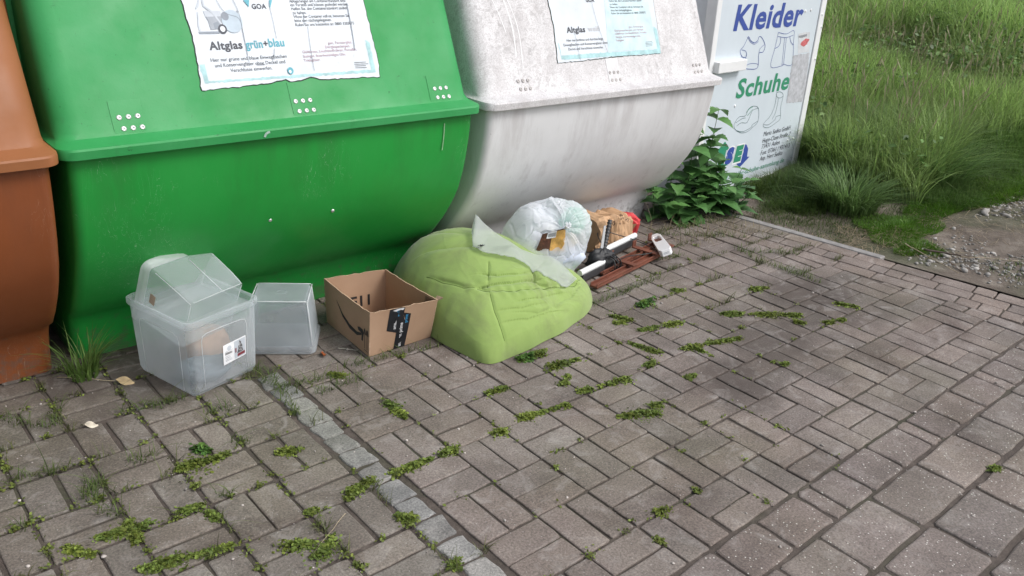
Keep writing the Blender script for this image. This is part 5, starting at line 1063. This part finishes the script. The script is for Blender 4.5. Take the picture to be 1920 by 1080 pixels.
o = meadow('meadow_grass', 44000, 9.2, 16, (1.5, 7.5), (2.5, 11), .52, .0140, 4, (.24, .355, .115), ty=.35); kind(o, 'stuff')
o = meadow('meadow_grass', 34000, 15.5, 48, (1.5, 11), (5, 28), .62, .036, 4, (.27, .35, .15), ty=.5); kind(o, 'stuff')
# seed heads
def stalks(name, n, x0, x1, ya, yb, h):
    x = x0+(x1-x0)*rng.uniform(0, 1, n); y = ya[0]+(yb[0]-ya[0])*(x-x0)/(x1-x0); yt = ya[1]+(yb[1]-ya[1])*(x-x0)/(x1-x0); y = y+(yt-y)*rng.uniform(0, 1, n); k = in_meadow(x, y); x, y = x[k], y[k]; n = len(x)
    V = []; F = []; C_ = []
    z = bank(x, y); hh = h*rng.uniform(.7, 1.2, n); az = rng.uniform(0, 6.28, n); ln = rng.uniform(.05, .45, n)*hh
    out = []
    for i in range(n):
        p0_ = np.array([x[i], y[i], z[i]]); d_ = np.array([math.cos(az[i])*ln[i], math.sin(az[i])*ln[i], hh[i]]); s_ = np.array([-.77, .62, 0])*(.0007+x[i]*.00011)
        P_ = [p0_, p0_+d_*np.array([.4, .4, .6]), p0_+d_*np.array([.75, .75, .86]), p0_+d_*np.array([.9, .9, .94]), p0_+d_]
        w_ = [1, .9, .9, 3.0, .5]; b_ = len(V)
        for p_, q_ in zip(P_, w_): V += [p_+s_*q_, p_-s_*q_]
        F += [(b_+2*k, b_+2*k+1, b_+2*k+3, b_+2*k+2) for k in range(4)]
        t = rng.uniform(.8, 1.2); C_ += [np.array((.16, .20, .07))*t]*4+[np.array((.30, .26, .17))*t]*6
    return fastmesh(name, np.array(V), np.array(F), M_GRASS, None, False, np.array(C_))
kind(stalks('seed_heads', 800, 5.8, 10, (2.2, 5), (2.2, 8), .60), 'stuff')
kind(stalks('seed_heads', 2600, 10, 34, (2.0, 8), (4, 20), .78), 'stuff')
# broad-leaved weeds among the meadow
def leafcloud(name, P, size, tone, mat=M_LEAF, up=.5, parent=None, var=.3, elong=1.6):
    n = len(P); nrm = rng.normal(0, 1, (n, 3)); nrm[:, 2] = np.abs(nrm[:, 2])+up*2; nrm /= np.linalg.norm(nrm, axis=1)[:, None]
    a = np.cross(nrm, rng.normal(0, 1, (n, 3))); a /= np.linalg.norm(a, axis=1)[:, None]; b = np.cross(nrm, a)
    s = size*rng.uniform(.6, 1.3, (n, 1)); a = a*s*elong*.5; b = b*s*.5
    V = np.stack([P-a, P-a*.2+b+nrm*s*.08, P+a*.45+b*.8, P+a, P+a*.45-b*.8, P-a*.2-b+nrm*s*.08], 1).reshape(-1, 3)
    i0 = np.arange(n)[:, None]*6; Q = np.concatenate([i0+np.array([[0, 1, 2, 3]]), i0+np.array([[0, 3, 4, 5]])])
    T = np.repeat(np.clip(np.array(tone)*(1+rng.normal(0, var, (n, 1)))+rng.uniform(0, 1, (n, 1))**3*np.array([.04, .03, 0]), .004, 1), 6, 0)
    return fastmesh(name, V, Q, mat, parent, False, T)
n = 26000; x = rng.uniform(5.6, 12, n); y = rng.uniform(2.0, 7.5, n); k = in_meadow(x, y) & (vnoise(np.stack([x, y], -1), .9, 85) > .12); x, y = x[k], y[k]
kind(leafcloud('meadow_weeds', np.column_stack([x, y, bank(x, y)+rng.uniform(.08, .40, len(x))]), .026*rng.lognormal(0, .3, (len(x), 1)), (.085, .17, .04)), 'stuff')
# mown strip and lawn patches beside the track
def patchy(cx, cy, rx, ry, n, h, wd, tone, name, lean=.7, seed=1, levels=4):
    a = rng.uniform(0, 6.28, n); r = np.sqrt(rng.uniform(0, 1, n))*(1+.25*np.sin(a*3+seed)); x = cx+rx*r*np.cos(a); y = cy+ry*r*np.sin(a)
    k = x > kerbX(y)+.08; x, y, a, r = x[k], y[k], a[k], r[k]; n = len(x)
    return blades(name, np.column_stack([x, y, bank(x, y)-.004]), h*rng.uniform(.5, 1.15, n)*(1.1-.35*r), wd*rng.uniform(.6, 1.3, n), np.abs(rng.normal(lean, .3, n)), a*.5+rng.uniform(0, 6.28, n)*.5, gtone(n, tone, .2, .15), levels=levels)
for q, (cx, cy, rx, ry, n, h, wd, tone) in enumerate([(7.6, 2.0, 1.9, .38, 9000, .10, .0045, (.10, .21, .026)), (9.6, 2.0, 2.2, .6, 11000, .14, .006, (.105, .215, .028)), (13, 2.0, 3.0, 1.0, 9000, .20, .009, (.10, .20, .03)), (4.98, 2.05, .34, .20, 5200, .055, .0035, (.085, .20, .02)), (5.75, 2.12, .45, .20, 4600, .075, .0038, (.08, .19, .022)), (6.4, 1.95, .5, .16, 3000, .06, .004, (.09, .19, .025)), (4.75, 1.80, .18, .10, 1500, .05, .0035, (.085, .18, .02)), (4.85, 2.62, .25, .14, 1600, .11, .004, (.07, .125, .03)), (5.05, 2.95, .35, .10, 1800, .14, .0042, (.07, .12, .03)), (4.9, 1.25, .25, .25, 260, .05, .004, (.08, .12, .03)), (5.1, 2.5, .85, .55, 7000, .06, .0032, (.085, .13, .045)), (5.4, 2.75, .5, .3, 5200, .16, .0042, (.075, .135, .045)), (4.62, 2.55, .22, .3, 900, .05, .003, (.10, .13, .05)), (5.9, 2.3, .5, .3, 4200, .16, .0045, (.095, .17, .05)), (6.7, 2.35, .8, .35, 6000, .15, .0048, (.10, .18, .045)), (7.6, 2.5, .9, .4, 5000, .2, .005, (.10, .19, .045))]):
    kind(patchy(cx, cy, rx, ry, n, h, wd, tone, 'verge_grass', seed=q), 'stuff')
# tall tufts of their own at the meadow's edge
def tuft(label, cx, cy, r, n, h, wd, tone, lean=.75, z=None, name='grass_tuft', cat='grass tuft', group=None):
    a = rng.uniform(0, 6.28, n); rr = np.sqrt(rng.uniform(0, 1, n))*r; x, y = rr*np.cos(a), rr*np.sin(a)
    zz = bank(np.array([cx]), np.array([cy]))[0] if z is None else z
    o = blades(name, np.column_stack([x, y, 0*x]), h*rng.uniform(.45, 1.1, n), wd*rng.uniform(.6, 1.25, n), np.abs(rng.normal(lean, .3, n)), a+rng.normal(0, .5, n), gtone(n, tone, .22, .12), levels=6)
    o.location = (cx, cy, zz); tag(o, label, cat, group); return o
GT = 'tall grass tufts on the verge'
tuft('bushy dark green grass tuft nearest to the kerb', 5.05, 2.42, .17, 700, .31, .0088, (.115, .20, .060), group=GT)
tuft('wide arching grass tuft at the foot of the meadow beside the track', 6.15, 2.42, .26, 900, .40, .0095, (.115, .21, .06), group=GT)
tuft('grass tuft growing against the right corner of the clothes bank', 5.86, 2.98, .16, 800, .42, .0070, (.10, .175, .055), group=GT)
tuft('dense grass tuft between the clothes bank and the track', 6.75, 2.9, .32, 1300, .44, .0075, (.10, .185, .055), group=GT)
tuft('pale green grass tuft in the gap between brown and green bottle banks', .628, 2.86, .05, 110, .19, .0055, (.14, .235, .06), .55, 0)
# dry straw and clippings
def straw(n, x0, x1, y0, y1, L, name='straw'):
    x = rng.uniform(x0, x1, n); y = rng.uniform(y0, y1, n); k = (vnoise(np.stack([x, y], -1), 1.6, 91) > -.1) & (x > kerbX(y)+.05); x, y = x[k], y[k]; n = len(x); a = rng.uniform(0, 6.28, n); l = L*rng.uniform(.4, 1.4, n)
    d_ = np.stack([np.cos(a), np.sin(a), rng.normal(0, .12, n)], -1)*l[:, None]/2; s_ = np.stack([-np.sin(a), np.cos(a), 0*a], -1)*.0011; c = np.column_stack([x, y, bank(x, y)+rng.uniform(.006, .022, n)])
    V = np.stack([c-d_+s_, c-d_-s_, c+d_-s_, c+d_+s_], 1).reshape(-1, 3); Q = np.arange(4*n).reshape(-1, 4)
    return kind(fastmesh(name, V, Q, M_GRASS, None, False, np.repeat(np.array([(.36, .29, .19)])*rng.uniform(.45, 1.2, (n, 1)), 4, 0)), 'stuff')
straw(1500, 4.35, 5.3, 1.9, 2.95, .09); straw(1200, 4.5, 6.8, 1.3, 2.3, .10); straw(900, 5.1, 6.0, 2.5, 3.0, .12)
# loose stones of the track
def stones(name, n, gen, r, tone, mat, zf):
    ico = bmesh.new(); bmesh.ops.create_icosphere(ico, subdivisions=1, radius=1); iv = np.array([v.co[:] for v in ico.verts]); fi = np.array([[v.index for v in f.verts] for f in ico.faces]); ico.free()
    x, y = gen(n); n = len(x); m_ = len(iv)
    s = r*rng.lognormal(0, .42, n); sc = rng.uniform(.6, 1.3, (n, 1, 3))*np.array([1, 1, .6]); k = 1+rng.normal(0, .16, (n, m_, 1)); a = rng.uniform(0, 6.28, n); ca, sa = np.cos(a), np.sin(a)
    V = iv[None]*k*sc*s[:, None, None]; X_ = V[..., 0]*ca[:, None]-V[..., 1]*sa[:, None]; Y_ = V[..., 0]*sa[:, None]+V[..., 1]*ca[:, None]; V = np.stack([X_+x[:, None], Y_+y[:, None], V[..., 2]+(zf(x, y)+s*.25)[:, None]], -1).reshape(-1, 3)
    Q = (np.arange(n)[:, None, None]*m_+fi[None]).reshape(-1, 3)
    return kind(fastmesh(name, V, Q, mat, None, False, np.repeat(np.clip(np.array([tone])*rng.uniform(.45, 1.2, (n, 1)), 0, .85), m_, 0)), 'stuff')
M_STONE = toned('loose_stone', .85, 0, .3, .15, 60)
def gtrack(n):
    x = rng.uniform(4.5, 10, n); y = rng.uniform(-.6, 2.05, n); k = (vnoise(np.stack([x, y], -1), 2.6, 92)+.9*np.clip((x-4.75)/.5, -1, 1)+rng.normal(0, .35, n) > .35) & (x > kerbX(y)+.12) & (y < 1.85+.05*(x-5)); return x[k], y[k]
stones('track_gravel', 20000, gtrack, .0075, (.34, .325, .305), M_STONE, bank)
def ggrit(n):
    x = rng.uniform(.2, 4.2, n); y = rng.uniform(-.2, 2.9, n); return x, y
stones('grit', 750, ggrit, .0024, (.46, .42, .39), M_STONE, lambda x, y: 0*x+.0008)
# weeds in the joints -----------------------------------------------------------------------------
def clumps(lines, per_m, wd, hgt, leaf, tone, name, minn=26):
    P = []; T = []; Z = []
    for x0, y0, x1, y1 in lines:
        L = math.hypot(x1-x0, y1-y0); k = max(2, int(L/.016)); cs = rng.uniform(0, 1, k); sw = rng.lognormal(0, .6, k); n = int(minn+L*per_m); w_ = rng.choice(k, n, p=sw/sw.sum())
        t = cs[w_]*L+rng.normal(0, .010, n)*np.sqrt(sw[w_]); s = rng.normal(0, 1, n)*wd*np.sqrt(sw[w_])*.8
        ux, uy = (x1-x0)/max(L, 1e-6), (y1-y0)/max(L, 1e-6); x = x0+ux*t-uy*s; y = y0+uy*t+ux*s
        P.append(np.column_stack([x, y, .0005+rng.uniform(0, 1, n)*hgt*np.exp(-(s/(wd*1.2))**2)*np.sqrt(sw[w_])])); tv = rng.uniform(.75, 1.2, k)[w_][:, None]; hue = rng.uniform(0, 1, k)[w_][:, None]
        T.append(np.array(tone)*tv*(1-hue*np.array([.25, .12, 0])))
    P = np.vstack(P); T = np.vstack(T); return kind(leafcloud(name, P, leaf*rng.lognormal(0, .25, (len(P), 1)), T, M_MOSS, .6, None, .28, 1.5), 'stuff')
clumps(MOSS_LINES, 4600, .0098, .009, .0062, (.140, .180, .034), 'joint_weeds', 80)
clumps(HERB_LINES, 1800, .012, .022, .009, (.085, .17, .035), 'joint_weeds', 70)
# small weeds scattered along every joint, thicker at the left
x = []; y = []
for q in range(900):
    if rng.uniform() < .5: px = rng.uniform(.1, 1.09); ox_, oy_ = LX, LY
    else: px = rng.uniform(1.2, 3.6)**1.0; ox_, oy_ = AX, AY
    py = rng.uniform(.98, 2.95)
    if px > 2.4 and py < 1.5 and rng.uniform() < .8: continue
    if px > 1.2 and rng.uniform() < .35: continue
    if rng.uniform() < .5: px = ox_+round((px-ox_)/.2)*.2
    else: py = oy_+round((py-oy_)/.2)*.2
    m_ = int(rng.lognormal(1.9, .7)); x.append(px+rng.normal(0, .008, m_)); y.append(py+rng.normal(0, .008, m_))
x = np.concatenate(x); y = np.concatenate(y)
kind(leafcloud('joint_weeds', np.column_stack([x, y, rng.uniform(.0, .008, len(x))]),   .0065, (.115, .150, .034), M_MOSS, .5), 'stuff')
def jgrass(lines, per_m, h, name, tone, sd_=.010, minn=8):
    X_ = []
    for x0, y0, x1, y1 in lines:
        L = math.hypot(x1-x0, y1-y0); n = int(minn+per_m*L); t = rng.uniform(0, 1, n); X_.append(np.column_stack([x0+(x1-x0)*t+rng.normal(0, sd_, n), y0+(y1-y0)*t+rng.normal(0, sd_, n), np.full(n, -.004)]))
    B = np.vstack(X_); n = len(B); return kind(blades(name, B, h*rng.lognormal(0, .4, n), .0026*rng.uniform(.6, 1.3, n), np.abs(rng.normal(.9, .4, n)), rng.uniform(0, 6.28, n), gtone(n, tone, .25, .25), levels=4), 'stuff')
jgrass(GRASS_LINES, 330, .034, 'joint_grass', (.085, .13, .035))
L2 = []
for q in range(75):
    px, py = rng.uniform(.15, 1.2), rng.uniform(1.3, 2.9)
    if rng.uniform() < .5: px = LX+round((px-LX)/.2)*.2; L2.append((px, py, px, py+.05))
    else: py = LY+round((py-LY)/.2)*.2; L2.append((px, py, px+.05, py))
for q in range(60):
    px, py = rng.uniform(3.0, 4.15), rng.uniform(1.9, 2.9); py = AY+round((py-AY)/.2)*.2; L2.append((px, py, px+.07, py))
jgrass(L2, 150, .028, 'joint_grass', (.10, .12, .045), .008, 5)
# dead dry weed stalks in front of the nettles
jgrass([(3.55, 2.80, 4.1, 2.62), (3.75, 2.6, 4.15, 2.45), (3.5, 2.6, 3.8, 2.5)], 160, .06, 'dry_grass', (.22, .19, .12), .03)
# nettles -----------------------------------------------------------------------------------------
def nettle(label, x, y, stems, seed, group='nettles by the clothes bank'):
    t = thing('nettle_plant', label, 'nettle', (x, y, 0), 0, group); g = np.random.default_rng(seed); LV = []; LF = []; LC = []; st = MB()
    def leaf(p, az, pitch, L, tone):
        w_ = L*.42; n0 = len(LV); nseg = 9; dirv = np.array([math.cos(az)*math.cos(pitch), math.sin(az)*math.cos(pitch), math.sin(pitch)]); side = np.array([-math.sin(az), math.cos(az), 0]); upv = np.cross(dirv, side)*-1
        if upv[2] < 0: upv = -upv
        fold = g.uniform(.15, .45)
        for k in range(nseg+1):
            s = k/nseg; c = p+dirv*L*s+np.array([0, 0, -1])*L*.30*s*s; wv = w_*(math.sin(math.pi*min(1, s*.93+.07)**.72))*(1-.35*s)*1.25*(1.0 if k % 2 else .84)
            if k == nseg: wv = 0
            LV.extend([c+side*wv+upv*wv*fold, c, c-side*wv+upv*wv*fold]); LC.extend([tone*1.0, tone*1.08, tone*1.0])
        for k in range(nseg): a = n0+3*k; LF.extend([(a, a+1, a+4, a+3), (a+1, a+2, a+5, a+4)])
    for sx, sy, H, lx, ly, Lf in stems:
        P = [np.array([sx+lx*s**1.5, sy+ly*s**1.5, H*s]) for s in np.linspace(0, 1, 9)]; st.tube(P, [.0042-.0028*s for s in np.linspace(0, 1, 9)], 6)
        nn_ = max(4, int(H/.052)); a0 = g.uniform(0, 3)
        for k in range(nn_):
            s = .10+.9*k/(nn_-1); p = np.array([sx+lx*s**1.5, sy+ly*s**1.5, H*s]); L = Lf*1.12*(1.05-.50*max(0, s-.45)/.55)*g.uniform(.8, 1.2)
            for q in (0, math.pi): leaf(p, a0+k*math.pi/2+q+g.normal(0, .25), g.normal(.28-.1*s, .22), L, np.array([.072, .175, .050])*g.uniform(.75, 1.35)+(np.array([.02, .035, .004])*(s > .85)))
    st.build('stem', plain('nettle_stem', (.07, .13, .04), .6), t, True); fastmesh('leaves', np.array(LV), np.array(LF), M_LEAF, t, True, np.array(LC)); return t
g = np.random.default_rng(2)
nettle('tall stinging nettle rising in front of the clothes bank sign', 4.10, 2.87, [(0, 0, .60, .10, .04, .15), (-.06, .03, .50, -.02, .05, .15), (.06, .05, .42, .08, .03, .14), (.05, .02, .30, .10, -.02, .10), (-.02, -.05, .26, -.08, -.06, .11)], 3)
nettle('low broad-leaved nettle at the foot of the white bottle bank', 3.86, 2.88, [(0, 0, .22, -.06, -.05, .13), (-.02, -.06, .13, -.09, -.06, .12), (.05, -.06, .15, .02, -.09, .12), (-.12, .04, .25, -.05, .0, .12), (.06, .02, .26, .03, -.04, .12), (-.08, .02, .17, -.08, -.02, .11), (.10, -.03, .17, .04, -.07, .11), (.0, .05, .34, .05, .02, .11)], 5)
nettle('low nettle cluster spreading right below the sign', 4.25, 2.80, [(0, 0, .20, .05, -.06, .12), (-.04, .02, .30, .02, .02, .12), (.04, -.05, .13, .06, -.07, .11), (-.10, .04, .27, -.04, .0, .12), (.08, .03, .24, .06, -.02, .11), (-.08, -.02, .19, -.02, -.06, .115), (.16, .02, .16, .08, -.03, .10)], 8)
# bits and pieces -----------------------------------------------------------------------------------
def twig(label, P, r, c, name='twig', cat='twig'):
    mb = MB(); mb.tube(P, [r*(1-.5*k/(len(P)-1)) for k in range(len(P))], 6); o = mb.build(name, plain(name+'_bark', c, .85, .3, 40), None, True); return tag(o, label, cat)
def twigpts(a, b, z, amp, seed, n=9):
    g = np.random.default_rng(seed); a, b = np.array(a), np.array(b); return [(*(a+(b-a)*s+g.normal(0, amp, 2)*(0 < s < 1)), z+abs(g.normal(0, amp*.4))) for s in np.linspace(0, 1, n)]
twig('dark broken twig lying on the gravel beside the kerb', twigpts((4.669, 1.75), (4.80, 1.52), .012, .008, 1), .006, (.07, .05, .04))
twig('long pale straw stalk lying across the verge towards the kerb', twigpts((4.674, 1.859), (4.469, 1.473), .012, .004, 2), .003, (.34, .28, .19))
twig('short brown twig on bare soil next to the kerb', twigpts((4.61, 1.582), (4.521, 1.482), .010, .004, 3), .003, (.16, .11, .08))
twig('thin pale stick pointing along the track on the gravel', twigpts((4.744, 1.579), (4.975, 1.365), .012, .005, 4), .003, (.30, .25, .18))
twig('long dry stalk on the pavers in front of the green bottle bank', twigpts((.55, 2.89), (.75, 2.716), .005, .004, 5), .0016, (.34, .29, .19), 'dry_stalk', 'stalk')
twig('thin dry stalk lying across two pavers near the sett strip', twigpts((.969, 1.683), (.808, 1.586), .004, .002, 6), .0013, (.30, .25, .17), 'dry_stalk', 'stalk')
twig('pale bent stalk between upside-down box and cardboard box', twigpts((1.448, 2.546), (1.503, 2.488), .004, .002, 7), .0015, (.50, .47, .40), 'dry_stalk', 'stalk')
def leafthing(label, x, y, z, L, az, c, name='fallen_leaf'):
    mb = MB(); n = 8; V = []
    for k in range(n+1):
        s = k/n; w_ = L*.26*math.sin(math.pi*min(1, s*.95+.03)); V += [(L*(s-.5), w_, .006*math.sin(5*s)+.006), (L*(s-.5), 0, .003+.004*s), (L*(s-.5), -w_, .005*math.cos(4*s)+.005)]
    mb.add(V, [f for k in range(n) for f in ((3*k, 3*k+1, 3*k+4, 3*k+3), (3*k+1, 3*k+2, 3*k+5, 3*k+4))]); o = mb.build(name, plain(name+'_col', c, .6, .35, 60), None, True); o.location = (x, y, z); o.rotation_euler = (.2, .1, az); return tag(o, label, 'leaf')
leafthing('orange dead leaf against the corner of the upside-down box', 1.375, 2.530, .004, .050, 1.2, (.34, .085, .02))
leafthing('curled tan leaf on the pavers left of the large storage box', .725, 2.735, .003, .065, -.75, (.36, .27, .15))
leafthing('pale dry leaf lying on a paver joint below the large box', .551, 2.525, .002, .042, -.45, (.50, .45, .36))
leafthing('single light green leaf standing on the verge grass', 4.93, 2.02, .05, .07, .6, (.14, .26, .05), 'weed_leaf')
